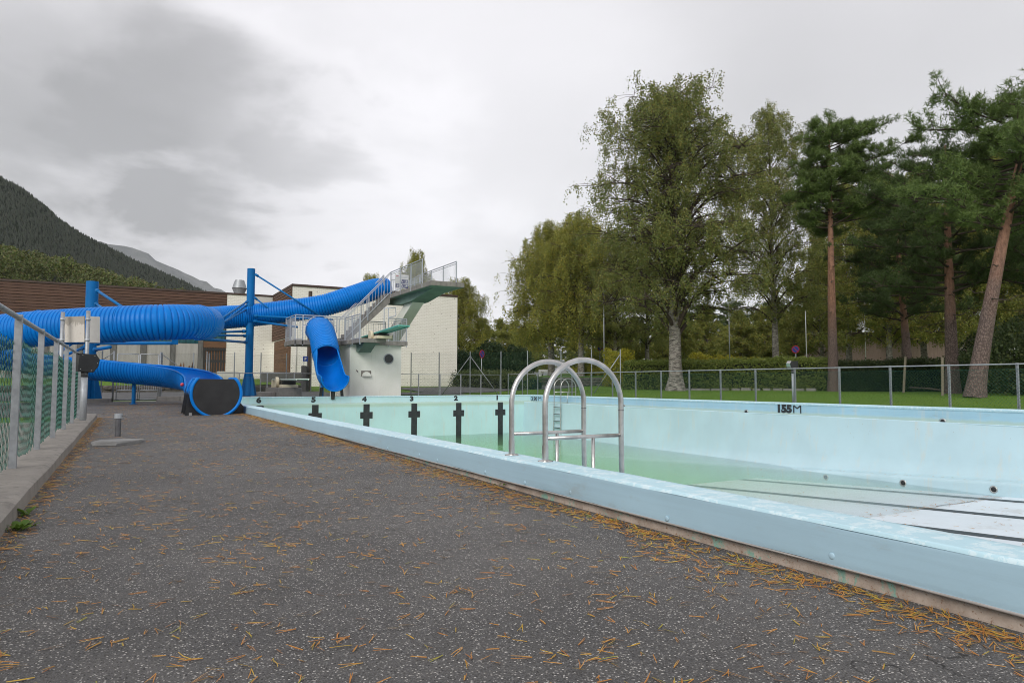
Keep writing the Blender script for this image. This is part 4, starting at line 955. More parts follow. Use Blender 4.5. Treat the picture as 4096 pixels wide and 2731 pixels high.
# ------------------------------------------------------------------ springboards
def springboard(label, X0, X1, Yt, Yr, z, rise, mat, zb, group):
    t = thing('springboard', label, 'springboard', ((X0+X1)/2, (Yt+Yr)/2, zb), group)
    n_ = 14; A_ = []
    for i in range(n_):
        u_ = i/(n_-1); y = Yr+(Yt-Yr)*u_; A_.append((y, z+rise*u_))
    m = MB(); m.prism([(X0, y, zz_+.03) for y, zz_ in A_]+[(X0, y, zz_-.008) for y, zz_ in A_[::-1]], (X1-X0, 0, 0)); m.build('board', mat, t)
    for x in (X0+.02, X1-.05): m = MB(); m.prism([(x, y, zz_-.009) for y, zz_ in A_[5:]]+[(x, y, zz_-.035) for y, zz_ in A_[:4:-1]], (.03, 0, 0)); m.build('stiffener', mat, t)
    yf = Yr+(Yt-Yr)*.42; zf = z+rise*.42
    MB().box(X0-.02, X1+.02, yf-.30, yf+.45, zf-.22, zf-.05).build('fulcrum', 'black_plastic', t)
    MB().bbox(X0-.06, X1+.08, yf-.50, yf+.55, zb, max(zb+.12, zf-.225), .02).build('housing', 'cream', t)
    MB().lathe((X0-.17, yf+.25, zf-.10), [(.05, 0), (.20, .0), (.205, .02), (.205, .10), (.19, .12), (.05, .11)], 28, (1, 0, 0)).build('adjuster_wheel', 'cream', t, angle=40)
    MB().box(X0, X1, Yr-.05, Yr+.15, zb, z-.01).build('anchor', 'cream', t)
    return t
springboard('green springboard jutting from the deck of the diving tower', 9.17, 9.67, 25.4, 30.2, 2.78, .19, 'board_green', ZD+.007, 'springboards over the pool end')
springboard('pale low springboard on a concrete block behind the end wall', 5.43, 5.93, 25.9, 30.6, .87, .0, 'board_white', .55, 'springboards over the pool end')
cbk = thing('concrete_base', 'stained concrete block with two steps under the low springboard', 'block', (5.6, 28.6, 0))
MB().bbox(5.2, 6.1, 27.9, 30.75, -.02, .548, .015).build('block', 'concrete', cbk)
MB().bbox(4.75, 5.197, 28.4, 29.9, -.02, .36, .015).build('step', 'concrete', cbk); MB().bbox(4.45, 4.747, 28.5, 29.7, -.02, .2, .015).build('step', 'concrete', cbk)

# ------------------------------------------------------------------ small slide
rs = .52
ss = thing('water_slide', 'short blue tube slide dropping from the tower deck to the end wall', 'slide', (7.2, 26.5, .2))
P, u = spline([(7.36, 30.75, 3.10), (7.35, 30.2, 3.02), (7.30, 29.6, 2.74), (7.23, 28.9, 2.24), (7.15, 28.2, 1.70), (7.07, 27.5, 1.26), (7.02, 26.95, 1.03), (7.0, 26.3, .945)], .0095)
T, S, Uv = frames(P); n = len(P); dist = u[-1]-u; io = np.argmin(abs(dist-2.35))
G = ribbed(P[:io], u[:io], rs-.02, -math.pi, math.pi, 26, .065, .114); add_grid('tube', G, 'slide_blue', ss)
G = ribbed(P[:io], u[:io], rs-.035, -math.pi, math.pi, 28, 0); add_grid('tube_lining', G, 'slide_inner', ss, True)
Q = slice(io-2, n); half = np.radians(128-34*sstep(2.35, .5, dist[Q]))
add_grid('flume', ribbed(P[Q], u[Q], rs+.015, -half, half, 26, 0), 'slide_blue', ss); add_grid('flume_lining', ribbed(P[Q], u[Q], rs-.005, -half, half, 26, 0), 'slide_inner', ss, True)
for sg in (-1, 1): MB().tube((P[Q]+((rs+.005)*np.sin(half*sg))[:, None]*S[Q]-((rs+.005)*np.cos(half))[:, None]*Uv[Q])[::10], .028, 8).build('lip', 'slide_blue', ss, True)
c_, S_, U_ = P[io], S[io], Uv[io]; MB().tube([c_+(rs+.003)*(math.sin(a_)*S_-math.cos(a_)*U_) for a_ in np.linspace(-math.pi, math.pi, 40)], .028, 8).build('mouth_ring', 'slide_blue', ss, True)
c_, S_, U_ = P[-1], S[-1], Uv[-1]; MB().tube([c_+(rs+.005)*(math.sin(a_)*S_-math.cos(a_)*U_) for a_ in np.linspace(-half[-1], half[-1], 30)], .026, 8).build('end_ring', 'slide_blue', ss, True)
for sx, ang in ((-.42, -.05), (.42, .05)): m = MB(); m.prism([(7.0+sx-.055, 26.8, .216), (7.0+sx+.055, 26.8, .216), (7.0+sx*.92+.05, 26.8, .56), (7.0+sx*.92-.05, 26.8, .56)], (0, .06, 0)); m.build('leg', 'black_plastic', ss)
m = MB(); m.prism([(6.95, 26.62, .10), (7.07, 26.62, .10), (7.10, 26.62, .46), (6.92, 26.62, .46)], (0, .05, 0)); m.build('leg', 'black_plastic', ss)
MB().tube([(6.85, 27.7, 0), (6.85, 27.7, .9)], .06, 12).build('leg', 'post_blue', ss, True)

# ------------------------------------------------------------------ buildings
YA, YB, XBL, XBR, ZR = 48.24, 42.0, 8.541, 19.36, 6.6
bA = thing('long_building', 'long building with brown plank upper storey and grey panels below', 'building', (0, YA, .8))
MB().box(-48, XBL-.003, YA, YA+14, .6, ZR-.08).build('wall', 'panel_grey', bA)
MB().box(-48, XBL-.003, YA-.10, YA+14, ZR-.078, ZR+.04).build('roof_edge', 'fascia', bA)
rows = 13; zc0, zc1 = 4.28, ZR-.085; rh = (zc1-zc0)/rows; rg = np.random.default_rng(2)
for r_ in range(rows):
    xa = -26.0; z0_ = zc0+r_*rh
    while xa < 5.6:
        xb_ = min(5.60, xa+rg.uniform(4.2, 7.5)); m = MB(); j = rg.uniform(-.006, .006)
        m.prism([(xa+.004, YA-.03, z0_+.01), (xa+.004, YA-.085+j, z0_+.005), (xa+.004, YA-.06+j, z0_+rh*.93), (xa+.004, YA-.03, z0_+rh*.99)], (xb_-xa-.008, 0, 0)); m.build('plank', 'cladding', bA); xa = xb_
MB().box(-26, 5.6, YA-.028, YA-.003, zc0, zc1).build('cladding_backing', 'dark_board', bA)
for xa, xb_ in ((-.882, -.593), (.735, 1.022), (2.372, 2.628), (3.971, 4.256), (-2.6, -2.33), (-4.3, -4.0), (-6, -5.7)): MB().box(xa, xb_, YA-.10, YA-.003, .7, 4.27).build('pillar', 'pillar', bA)
MB().box(-8, 3.95, YA-.05, YA-.004, 3.25, 4.25).build('window_band', 'teal_glass', bA)
for xa, xb_ in ((-.58, .72), (1.03, 2.36), (2.64, 3.96), (-2.32, -.89), (-4, -2.61)):
    MB().bbox(xa, xb_, YA-.045, YA-.004, .9, 3.22, .01).build('panel', 'panel_grey', bA)
rgp = np.random.default_rng(11)
for i in range(9):
    x = 2.75+rgp.random()*1.15; h_ = rgp.uniform(.2, .9)*(.5+.5*(i/9)); w_ = rgp.uniform(.03, .11); m = MB(); m.prism([(x-w_, YA-.049, 1.55), (x+w_, YA-.049, 1.55), (x+w_*.7, YA-.049, 1.55+h_*.6), (x+.01, YA-.049, 1.55+h_), (x-w_*.6, YA-.049, 1.55+h_*.5)], (0, .003, 0)); m.build('peeled_patch', 'rust_peel', bA)
wd = MB().box(4.27, 5.58, YA-.06, YA-.004, 3.42, 4.20).build('window', 'teal_glass', bA)
for x in (4.27, 4.92, 5.55): MB().box(x, x+.05, YA-.08, YA-.062, 3.40, 4.22).build('frame', 'dark_board', wd)
MB().box(4.27, 5.62, YA-.09, YA-.004, 3.0, 3.40).build('lintel', 'door_wood', bA)
dr = MB().box(4.30, 5.60, YA-.06, YA-.004, .95, 2.99).build('door', 'orange_slit', bA)
for i in range(8): x = 4.30+1.30*i/8; MB().box(x, x+.115, YA-.085, YA-.062, .95, 2.99).build('board', 'dark_board', dr)
for z in (.95, 2.05, 2.8): MB().box(4.30, 5.60, YA-.10, YA-.087, z, z+.16).build('rail', 'dark_board', dr)
MB().box(5.625, XBL-.004, YA-.05, YA-.002, .6, ZR-.082).build('brick_wall', 'white_brick', bA)
MB().box(7.3, XBL-.006, YA-.06, YA-.052, 5.2, ZR-.09).build('white_panel', 'white_sheet', bA)
MB().bbox(5.0, 6.2, 46.6, 47.2, .85, 1.45, .02).build('vent_cabinet', 'white_sheet', bA)
vp_ = atd(947, 1170, 48); vx, vy = vp_[0], YA+1.5
ch = thing('roof_vent', 'silver double cone roof vent above the white recessed wall', 'vent', (vx, vy, ZR)); MB().lathe((vx, vy, ZR), [(.42, 0), (.30, .05), (.30, .12), (.47, .55), (.40, .82), (.31, 1.08), (.30, 1.12)], 24).build('cowl', 'galvanised', ch, angle=25)
MB().lathe((vx, vy, ZR+.53), [(.478, 0), (.485, .02), (.478, .04)], 24).build('seam_band', 'dark_steel', ch)
bB = thing('brick_wing', 'tall white painted brick wing behind the diving tower', 'building', (14, YB, .5))
MB().box(XBL, XBR, YB, YB+22, .2, ZR-.08).build('wall', 'white_brick', bB)
MB().box(XBL-.06, XBR+.04, YB-.06, YB+22, ZR-.078, ZR+.05).build('roof_edge', 'fascia', bB)
rows = 17; zc0, zc1 = 3.5, ZR-.085; rh = (zc1-zc0)/rows
for r_ in range(rows):
    z0_ = zc0+r_*rh; m = MB(); m.prism([(XBL-.02, YB+.12, z0_), (XBL-.075, YB+.12, z0_+.004), (XBL-.05, YB+.12, z0_+rh*.93), (XBL-.02, YB+.12, z0_+rh*.98)], (0, YA-YB-.2, 0)); m.build('plank', 'cladding', bB)
MB().box(XBL-.018, XBL-.001, YB+.1, YA-.06, zc0, zc1).build('cladding_backing', 'dark_board', bB)
gd = MB().box(XBL-.05, XBL-.001, YB+.25, YA-1.0, .6, 3.42).build('garage_door', 'door_wood', bB)
for i in range(14): z = .62+i*.2; m = MB(); m.box(XBL-.068, XBL-.052, YB+.27, YA-1.02, z, z+.187); m.build('plank', 'door_wood', gd)
MB().tube([(XBL+.25, YB-.04, .5), (XBL+.25, YB-.04, 3.4)], .03, 8).build('drain_pipe', 'white_sheet', bB, True)
# small things between the tower and the wing
pl = atd(1242, 1165, 37); up_ = thing('utility_pole', 'old wooden utility pole in front of the white brick wing', 'pole', (pl[0], pl[1], .3)); MB().tube([(pl[0], pl[1], .25), (pl[0], pl[1], pl[2])], [.125, .10], 14).build('shaft', 'pole_wood', up_, angle=50)
MB().tube([(pl[0]+.1, pl[1]-.1, pl[2]-.4), (pl[0]+.16, pl[1]-.1, pl[2]-1.6)], .015, 5).build('cable', 'black_plastic', up_)
a = atd(1222, 1435, 36); pk = thing('parking_sign', 'small blue sign with white letter P beside the wooden pole', 'sign', (a[0], a[1], .3)); nrm = Vector((-.35, -1, 0)).normalized(); ex = Vector((nrm.y*-1, nrm.x, 0)); ex = Vector((-nrm.y, nrm.x, 0))
m = MB(); m.obox(a, np.array(ex)*.13, np.array(nrm)*.012, (0, 0, .13)); m.build('plate', 'sign_blue', pk); put_text('letter', 'P', .2, np.array(a)+np.array(nrm)*.016+np.array([0, 0, -.07]), tuple(ex), (0, 0, 1), 'white_paint', pk, .008)
for s1 in (-.08, .08): q = np.array(a)+np.array(ex)*s1-np.array(nrm)*.03; MB().tube([(q[0], q[1], .28), q+(0, 0, .1)], .018, 8).build('stem', 'galvanised', pk, True)
for k_, xx in enumerate((1215, 1226)): q = atd(xx, 1500, 35.5+k_*.4); o = MB().bbox(q[0]-.11, q[0]+.11, q[1]-.15, q[1]+.15, .2, 1.62-.02*k_, .02).build('stone_post', 'pillar'); tag(o, ('dark square stone post beside the wooden pole', 'slightly lower dark stone post behind its twin')[k_], 'post')
q = atd(1130, 1500, 38); o = MB().bbox(q[0]-1.15, q[0]+1.15, q[1]-.3, q[1]+.3, .2, 1.32, .03).build('stone_wall', 'pillar'); tag(o, 'dark stained concrete wall behind the low springboard', 'wall')
# rubble wall below the grass bank: stones as pieces
rw = thing('rubble_wall', 'low dark rubble wall at the foot of the grass bank', 'wall', (-3, 36.45, .2)); MB().box(-44, 8.2, 36.5, 36.75, .1, .60).build('core', 'rubble', rw)
rg = np.random.default_rng(21); protos = []
for k_ in range(6):
    m = MB(); w_, h_ = rg.uniform(.16, .3), rg.uniform(.09, .15); pts = [(w_*math.cos(t)*rg.uniform(.85, 1.1), 0, h_*math.sin(t)*rg.uniform(.85, 1.1)) for t in np.linspace(0, 2*math.pi, 9)[:-1]]
    inn = [(p_[0]*.75, -.07, p_[2]*.75) for p_ in pts]; m.add(pts+inn, [(i, 8+i, 8+(i+1) % 8, (i+1) % 8) for i in range(8)]+[tuple(range(15, 7, -1))]); protos.append(raw_mesh('stone', m.v, m.f, 'rubble'))
for x in np.arange(-4.0, 8.0, .36):
    for z in (.30, .49): link('stone', protos[rg.integers(6)], rw, (x+rg.uniform(-.08, .08)+3, .052, z-.2+rg.uniform(-.02, .02)))

# ------------------------------------------------------------------ trees
def np_tubes(segs, sides):
    # segs: list of (points (n,3), radii (n,)) -> verts, quads
    V = []; Fc = []; b0 = 0
    for P, r in segs:
        P = np.asarray(P, float); n = len(P); T = np.gradient(P, axis=0); T /= np.linalg.norm(T, axis=1)[:, None]+1e-9
        ref = np.where(np.abs(T[:, 2:3]) < .9, np.array([[0, 0, 1.]]), np.array([[1., 0, 0]])); ref = np.repeat(ref[:1]*0+ref[n//2], n, 0) if True else ref
        a = np.cross(T, ref); a /= np.linalg.norm(a, axis=1)[:, None]+1e-9; b = np.cross(T, a); r = np.broadcast_to(r, (n,))
        ring = np.stack([P+r[:, None]*(a*math.cos(t)+b*math.sin(t)) for t in np.linspace(0, 2*math.pi, sides, endpoint=False)], 1).reshape(-1, 3)
        i, k_ = np.meshgrid(np.arange(n-1), np.arange(sides), indexing='ij')
        Fc.append(np.stack([i*sides+k_, i*sides+(k_+1) % sides, (i+1)*sides+(k_+1) % sides, (i+1)*sides+k_], -1).reshape(-1, 4)+b0); V.append(ring); b0 += len(ring)
    return np.vstack(V), np.vstack(Fc)
def leaf_quads(C, size, rg, hang=.0, aspect=.75, nrm=None):
    n = len(C); d = rg.normal(size=(n, 3)); d[:, 2] -= hang; d /= np.linalg.norm(d, axis=1)[:, None]
    e = rg.normal(size=(n, 3)); e = np.cross(d, e); e /= np.linalg.norm(e, axis=1)[:, None]+1e-9
    s = size*rg.uniform(.65, 1.25, n)[:, None]
    a = C-d*s*.5; c = C+d*s*.5; b = C+e*s*.5*aspect; f_ = C-e*s*.5*aspect
    V = np.stack([a, b, c, f_], 1).reshape(-1, 3); return V, np.arange(4*n).reshape(-1, 4)
def bez(p0, p1, p2, n):
    t = np.linspace(0, 1, n)[:, None]; return (1-t)**2*p0+2*t*(1-t)*p1+t*t*p2
def birch_mesh(H, base, radius, tr, seed, nlimb=46, leaves=60000, leaf=.08, droop=1.0, lean=(0, 0), twig=(.5, 1.3), asc=.55, sparse=0.0):
    """radius: list of (height fraction, crown radius)."""
    rg = np.random.default_rng(seed); hf = np.array([a for a, _ in radius]); hr_ = np.array([b for _, b in radius])
    zz_ = np.linspace(0, 1, 22); tp = np.stack([lean[0]*zz_**1.5+.12*np.sin(zz_*7+seed)*zz_, lean[1]*zz_**1.5+.10*np.cos(zz_*6+seed)*zz_, zz_*H*.97], 1)
    rad = tr*(1-.92*zz_)*(1+.55*np.exp(-zz_*H/.35)); limbs = []; subs = []; ends = []
    def on_trunk(z): return np.array([np.interp(z, tp[:, 2], tp[:, k_]) for k_ in range(3)])
    for i in range(nlimb):
        f_ = (i+rg.random())/nlimb; z = H*(base+(.97-base)*f_**.9); az = i*2.39996+rg.uniform(-.4, .4)
        zt = z/H; Rr = np.interp(min(1, zt+.10), hf, hr_)*rg.uniform(.72, 1.06); d = np.array([math.cos(az), math.sin(az), 0])
        p0 = on_trunk(z); rise = asc*Rr*rg.uniform(.7, 1.25); p2 = p0+d*Rr+np.array([0, 0, rise*.75-.12*Rr*droop]); p1 = p0+d*Rr*.42+np.array([0, 0, rise])
        if p2[2] > H: p2[2] = H*rg.uniform(.95, 1.0)
        L_ = bez(p0, p1, p2, 9); r0 = tr*(1-.9*zt)*.42; limbs.append((L_, r0*np.linspace(1, .06, 9)**1.3+.004))
        ln = np.linalg.norm(p2-p0)
        for k_ in range(max(4, int(ln*3.4))):
            t = rg.uniform(.18, 1.0)**.8; q = L_[int(t*8)]+rg.normal(0, .05, 3); sd = rg.normal(size=3); sd[2] = abs(sd[2])*.35+.05; sd /= np.linalg.norm(sd)
            sl = ln*rg.uniform(.14, .34)*(1.15-.5*t)+.25; e = q+sd*sl; e2 = e+np.array([sd[0], sd[1], -.5*droop])*sl*.4
            S_ = bez(q, e, e2, 5); subs.append((S_, np.linspace(r0*.22+.004, .004, 5))); ends += [S_[2], S_[3], S_[4], S_[4]]
    ends += [tp[-1]+rg.normal(0, .25, 3) for _ in range(20)]; ends = np.array(ends)
    # clump the twigs: some ends carry more than others
    wgt = rg.gamma(1.2+2*(1-sparse), 1, len(ends)); nt_ = max(200, leaves//22); pick = rg.choice(len(ends), nt_, p=wgt/wgt.sum())
    q = ends[pick]+rg.normal(0, .10, (nt_, 3)); ln = rg.uniform(*twig, nt_)*(.55+.45*rg.random(nt_)); out = rg.normal(0, .35, (nt_, 2))
    lv = []; tws = []
    per = 22; t = rg.random((nt_, per)); cx = q[:, None, 0]+out[:, None, 0]*t*ln[:, None]*.6; cy = q[:, None, 1]+out[:, None, 1]*t*ln[:, None]*.6
    cz = q[:, None, 2]-droop*ln[:, None]*t**1.15+(1-droop)*.4*ln[:, None]*(t-.3); C = np.stack([cx, cy, cz], -1).reshape(-1, 3)+rg.normal(0, leaf*.75, (nt_*per, 3))
    C = C[C[:, 2] > .9]; tw = []
    for i in range(0, nt_, 3):
        e = np.array([q[i, 0]+out[i, 0]*ln[i]*.6, q[i, 1]+out[i, 1]*ln[i]*.6, q[i, 2]-droop*ln[i]*.95]); tw.append((np.array([q[i], (q[i]+e)/2+(0, 0, .06), e]), np.array([.005, .004, .002])))
    return tp, rad, limbs+subs, tw, leaf_quads(C, leaf, rg, .5)
def tree_things(kind):
    pass
def make_birch(name, label, loc, args, leafmat, lowbark=True, group=None, bark='bark_birch'):
    tp, rad, br, tw_, (LV, LF) = birch_mesh(**args)
    t = thing(name, label, 'tree', loc, group)
    V, Fq = np_tubes([(tp, rad)], 14); V = V.copy()
    rgn = np.random.default_rng(args['seed']); lump = 1+.05*np.sin(V[:, 2]*5+np.arctan2(V[:, 1], V[:, 0])*3); V[:, :2] = (V[:, :2]-np.repeat(tp[:, :2], 14, 0))*lump[:, None]+np.repeat(tp[:, :2], 14, 0)
    link('trunk', raw_mesh('trunk', V, Fq, bark, True), t)
    V, Fq = np_tubes(br, 5); V2, F2 = np_tubes(tw_, 3); link('branches', raw_mesh('branches', np.vstack([V, V2]), np.vstack([Fq, F2+len(V)]), 'bark_dark', True), t)
    link('crown', raw_mesh('crown', LV, LF, leafmat), t); return t

def pine_mesh(H, base, radius, tr, seed, lean=None, nlimb=40, tuft=5200, tl=.17, flat=.15, blades=16, dead=5, sweep=None):
    rg = np.random.default_rng(seed); zz_ = np.linspace(0, 1, 24); hf = np.array([a for a, _ in radius]); hr_ = np.array([b for _, b in radius])
    if lean is None: lean = lambda z: (0*z, 0*z)
    lx, ly = lean(zz_); tp = np.stack([lx, ly, zz_*H*.98], 1); rad = tr*(1-.86*zz_**1.1)*(1+.30*np.exp(-zz_*H/.4)); limbs = []; ends = []
    def on(z): return np.array([np.interp(z, tp[:, 2], tp[:, k_]) for k_ in range(3)])
    for i in range(nlimb):
        f_ = (i+rg.random()*.8)/nlimb; z = H*(base+(.96-base)*f_); zt = z/H; az = i*2.39996+rg.uniform(-.5, .5)
        Rr = np.interp(zt, hf, hr_)*rg.uniform(.55, 1.1)
        if sweep: Rr *= 1+sweep[1]*math.cos(az-sweep[0])
        d = np.array([math.cos(az), math.sin(az), 0]); p0 = on(z); p1 = p0+d*Rr*.5+np.array([0, 0, rg.uniform(-.12, .18)*Rr]); p2 = p0+d*Rr+np.array([0, 0, rg.uniform(.0, .35)*Rr])
        L_ = bez(p0, p1, p2, 9)+np.cumsum(rg.normal(0, .035, (9, 3)), 0)*np.linspace(0, 1, 9)[:, None]; r0 = tr*.30*(1-.6*zt); limbs.append((L_, r0*np.linspace(1, .2, 9)))
        for k_ in range(max(5, int(Rr*5))):
            t = rg.uniform(.35, 1); q = L_[int(t*8)]; sd = d*.5+rg.normal(0, .6, 3); sd[2] = abs(sd[2])*.5+flat; sd /= np.linalg.norm(sd); sl = rg.uniform(.25, .75)*(.5+.22*Rr); e = q+sd*sl
            limbs.append((np.array([q, (q+e)/2+rg.normal(0, .04, 3), e]), np.array([.02, .013, .008]))); ends += [e, (q+e)/2, e, q*.3+e*.7]
    for i in range(dead):
        z = H*rg.uniform(.25, base+.05); az = rg.uniform(0, 6.28); p0 = on(z); d = np.array([math.cos(az), math.sin(az), 0]); L_ = p0+np.outer(np.linspace(0, 1, 6), d*rg.uniform(.7, 1.6)+np.array([0, 0, rg.uniform(-.4, .2)]))+np.cumsum(rg.normal(0, .05, (6, 3)), 0); limbs.append((L_, np.linspace(.022, .006, 6)))
    ends += [tp[-1]+rg.normal(0, .35, 3)+(0, 0, -.2) for _ in range(70)]; ends = np.array(ends); n = tuft
    C = ends[rg.integers(len(ends), size=n)]+rg.normal(0, .10, (n, 3))*np.array([1, 1, .6]); ax = rg.normal(0, .55, (n, 3)); ax[:, 2] = np.abs(ax[:, 2])+.35; ax /= np.linalg.norm(ax, axis=1)[:, None]
    # blades: thin triangles fanning from the tuft stem
    d = ax[:, None, :]*.55+rg.normal(0, .6, (n, blades, 3)); d /= np.linalg.norm(d, axis=2)[:, :, None]; st = C[:, None, :]+ax[:, None, :]*rg.uniform(-.10, .10, (n, blades, 1))
    e = np.cross(d, rg.normal(size=(n, blades, 3))); e /= np.linalg.norm(e, axis=2)[:, :, None]+1e-9; ln = tl*rg.uniform(.6, 1.1, (n, blades, 1)); w_ = .02
    V = np.stack([st-e*w_*.5, st+e*w_*.5, st+d*ln], 2).reshape(-1, 3); return tp, rad, limbs, (V, np.arange(len(V)).reshape(-1, 3))
def make_pine(name, label, loc, args, leafmat, group=None):
    tp, rad, br, (LV, LF) = pine_mesh(**args); t = thing(name, label, 'tree', loc, group)
    V, Fq = np_tubes([(tp, rad)], 16); link('trunk', raw_mesh('trunk', V, Fq, 'bark_pine', True), t)
    V, Fq = np_tubes(br[:0]+br, 5) if False else (None, None)
    big_ = [b for b in br if len(b[0]) > 3]; sm_ = [b for b in br if len(b[0]) == 3]
    V, Fq = np_tubes(big_, 6); V2, F2 = np_tubes(sm_, 3); link('branches', raw_mesh('branches', np.vstack([V, V2]), np.vstack([Fq, F2+len(V)]), 'bark_dark', True), t)
    link('crown', raw_mesh('crown', LV, LF, leafmat), t); return t
def again(src, label, loc, s=1.0, rz=0.0, group=None, mat=None):
    c = copy_tree(src); c.location = tuple(map(float, loc)); c.scale = (s, s, s) if np.isscalar(s) else s; c.rotation_euler.z = rz; c['label'] = label
    if group: c['group'] = group
    elif 'group' in c: del c['group']
    return c
def gpt(px, d):
    q = atd(px, 1500, d); return (q[0], q[1], float(gz(q[0], q[1])))
def gtop(px, py, d): q = atd(px, py, d); return q

# big birch on the lawn
T1 = make_birch('birch_tree', 'great silver birch with thick pale trunk standing before the hedge', (25.18, 27.25, .34),
    dict(H=16.2, base=.15, radius=[(.1, 3.2), (.22, 4.4), (.4, 4.7), (.55, 4.7), (.7, 4.6), (.82, 4.0), (.93, 3.0), (1, 2.0)], tr=.36, seed=4, nlimb=98, leaves=155000, leaf=.092, droop=.9, lean=(.1, 0), twig=(.5, 1.7), asc=.8), 'birch_leaf')
T2 = make_birch('birch_tree', 'tall slim birch rising behind the hedge next to the red trunked pine', gpt(3105, 46),
    dict(H=19.3, base=.20, radius=[(.1, 2.0), (.3, 3.3), (.55, 3.8), (.8, 3.4), (.94, 2.4), (1, 1.4)], tr=.24, seed=9, nlimb=76, leaves=110000, leaf=.09, droop=.85, lean=(-.2, .1), twig=(.5, 1.4), asc=.75), 'birch_leaf')
T3 = make_birch('birch_tree', 'olive weeping birch with dark trunk beyond the tall mesh fence', gpt(2325, 56),
    dict(H=14.2, base=.22, radius=[(.1, 2.6), (.3, 4.2), (.55, 4.4), (.8, 3.6), (1, 1.6)], tr=.30, seed=17, nlimb=70, leaves=100000, leaf=.11, droop=1.15, twig=(.8, 2.2), asc=.7), 'birch_olive')
again(T3, 'broad olive weeping birch beside the dark cone shaped shrub', gpt(2205, 60), (1.12, 1.12, 1.0), 1.9)
again(T3, 'small olive birch rising beside the corner of the brick wing', gpt(1842, 66), (.72, .72, .72), 3.1)
again(T3, 'birch top showing above the diving platform behind the brick wing', gpt(1662, 74), (.55, .55, 1.02), 4.0)
again(T3, 'birch top peeping over the flat roof of the brick wing', gpt(1480, 82), (.6, .6, .93), .7)
again(T2, 'thin birch with pale stem near the end of the trimmed hedge', gpt(2460, 54), (.85, .85, .62), 2.2)
again(T2, 'thin birch with mottled stem between the hedge end and the great birch', gpt(2590, 58), (.95, .95, .72), 4.1)
T4 = make_birch('birch_tree', 'dark leafed birch between the two pines at the hedge', gpt(3560, 48),
    dict(H=15.5, base=.16, radius=[(.05, 2.2), (.3, 3.4), (.6, 3.4), (.85, 2.2), (1, .8)], tr=.24, seed=31, nlimb=54, leaves=76000, leaf=.11, droop=.8, twig=(.6, 1.6), asc=.6), 'birch_dark')
bgl = 'dark birch in the thicket behind the pines'
for px, d, s, r_ in ((3400, 58, 1.15, .5), (3700, 54, 1.15, 2.0), (3850, 46, .95, 3.3), (4020, 52, 1.2, 1.1), (4180, 44, 1.0, 5.0), (3290, 66, 1.0, 2.6), (3620, 68, 1.35, 4.4), (3960, 66, 1.3, .2)):
    again(T4, bgl, gpt(px, d), s, r_, 'dark birches behind the pines')
# pines
P1 = make_pine('pine_tree', 'straight red trunked pine with rounded green crown by the fence', (30.6, 21.9, .32),
    dict(H=14.0, base=.58, radius=[(.45, 1.4), (.58, 2.7), (.72, 3.1), (.85, 2.6), (.95, 1.5), (1, .5)], tr=.25, seed=12, nlimb=64, tuft=13000, tl=.20, lean=lambda z: (.35*z**1.3, .1*z), dead=14, sweep=(-.55, .35), blades=13), 'pine_needles_live')
def lean2(z): return (2.15*z**1.15, -.95*z**1.1)
P2 = make_pine('pine_tree', 'leaning pine with scaly grey foot and orange upper trunk on the lawn', (21.55, 10.85, .33),
    dict(H=9.4, base=.52, radius=[(.4, 1.4), (.55, 2.7), (.7, 3.0), (.85, 2.5), (1, .9)], tr=.24, seed=23, nlimb=56, tuft=7600, tl=.17, lean=lean2, dead=6, sweep=(2.2, .25), blades=13), 'pine_needles_live')
P3 = make_pine('pine_tree', 'dark stemmed pine standing behind the leaning pine', gpt(3808, 27.5),
    dict(H=10.5, base=.36, radius=[(.25, 2.4), (.45, 3.6), (.7, 3.6), (.9, 2.2), (1, .7)], tr=.26, seed=41, nlimb=54, tuft=7600, tl=.2, lean=lambda z: (.5*z, .2*z), dead=8, blades=12), 'pine_needles_dark')
again(P3, 'dark pine in the shade at the hedge corner', gpt(3640, 38), 1.0, 2.1)
again(P3, 'dark pine beyond the leaning pine, its crown overlapping the other', gpt(4190, 26), 1.0, 4.0)
for px, d, s, r_ in ((2840, 92, 1.1, 1.0), (2960, 98, 1.2, 2.2), (2700, 100, 1.0, .4), (2380, 104, 1.05, 3.0), (2270, 110, 1.0, 5.2), (3080, 90, 1.1, 4.0), (2120, 112, .9, 1.7), (2560, 96, .95, 2.9)):
    again(P3, 'far pine in the wood beyond the road', gpt(px, d), (s, s, s*.95), r_, 'far pines beyond the road')
FB = make_birch('broadleaf_tree', 'far leafy tree in the wood beyond the road', gpt(2000, 96),
    dict(H=9.0, base=.1, radius=[(.0, 1.6), (.3, 2.6), (.6, 2.5), (.85, 1.6), (1, .6)], tr=.13, seed=57, nlimb=44, leaves=26000, leaf=.15, droop=.55, twig=(.5, 1.3), asc=.8), 'birch_dark', group='far leafy trees beyond the road', bark='bark_birch')
for px, d, s, r_ in ((1930, 90, .95, 1), (2060, 100, 1.0, 2), (2110, 92, .9, 3), (2170, 104, 1.0, 4), (2300, 96, .8, 5), (2440, 100, .9, .5), (2520, 88, .7, 1.5), (2640, 104, .9, 2.5), (2760, 94, .8, 3.5), (2900, 86, .8, 4.5), (3020, 96, .9, 5.5), (3140, 88, 1.0, .8), (3240, 92, 1.1, 1.8), (2420, 74, .8, 2), (2530, 70, .75, 4), (2650, 76, .85, 1), (2740, 70, .8, 5), (2830, 78, .95, 3), (2960, 72, .85, .3), (3060, 76, .95, 2.2), (3180, 70, .9, 4.4), (3330, 74, 1.0, 1.4)):
    again(FB, 'far leafy tree in the wood beyond the road', gpt(px, d), s, r_, 'far leafy trees beyond the road')

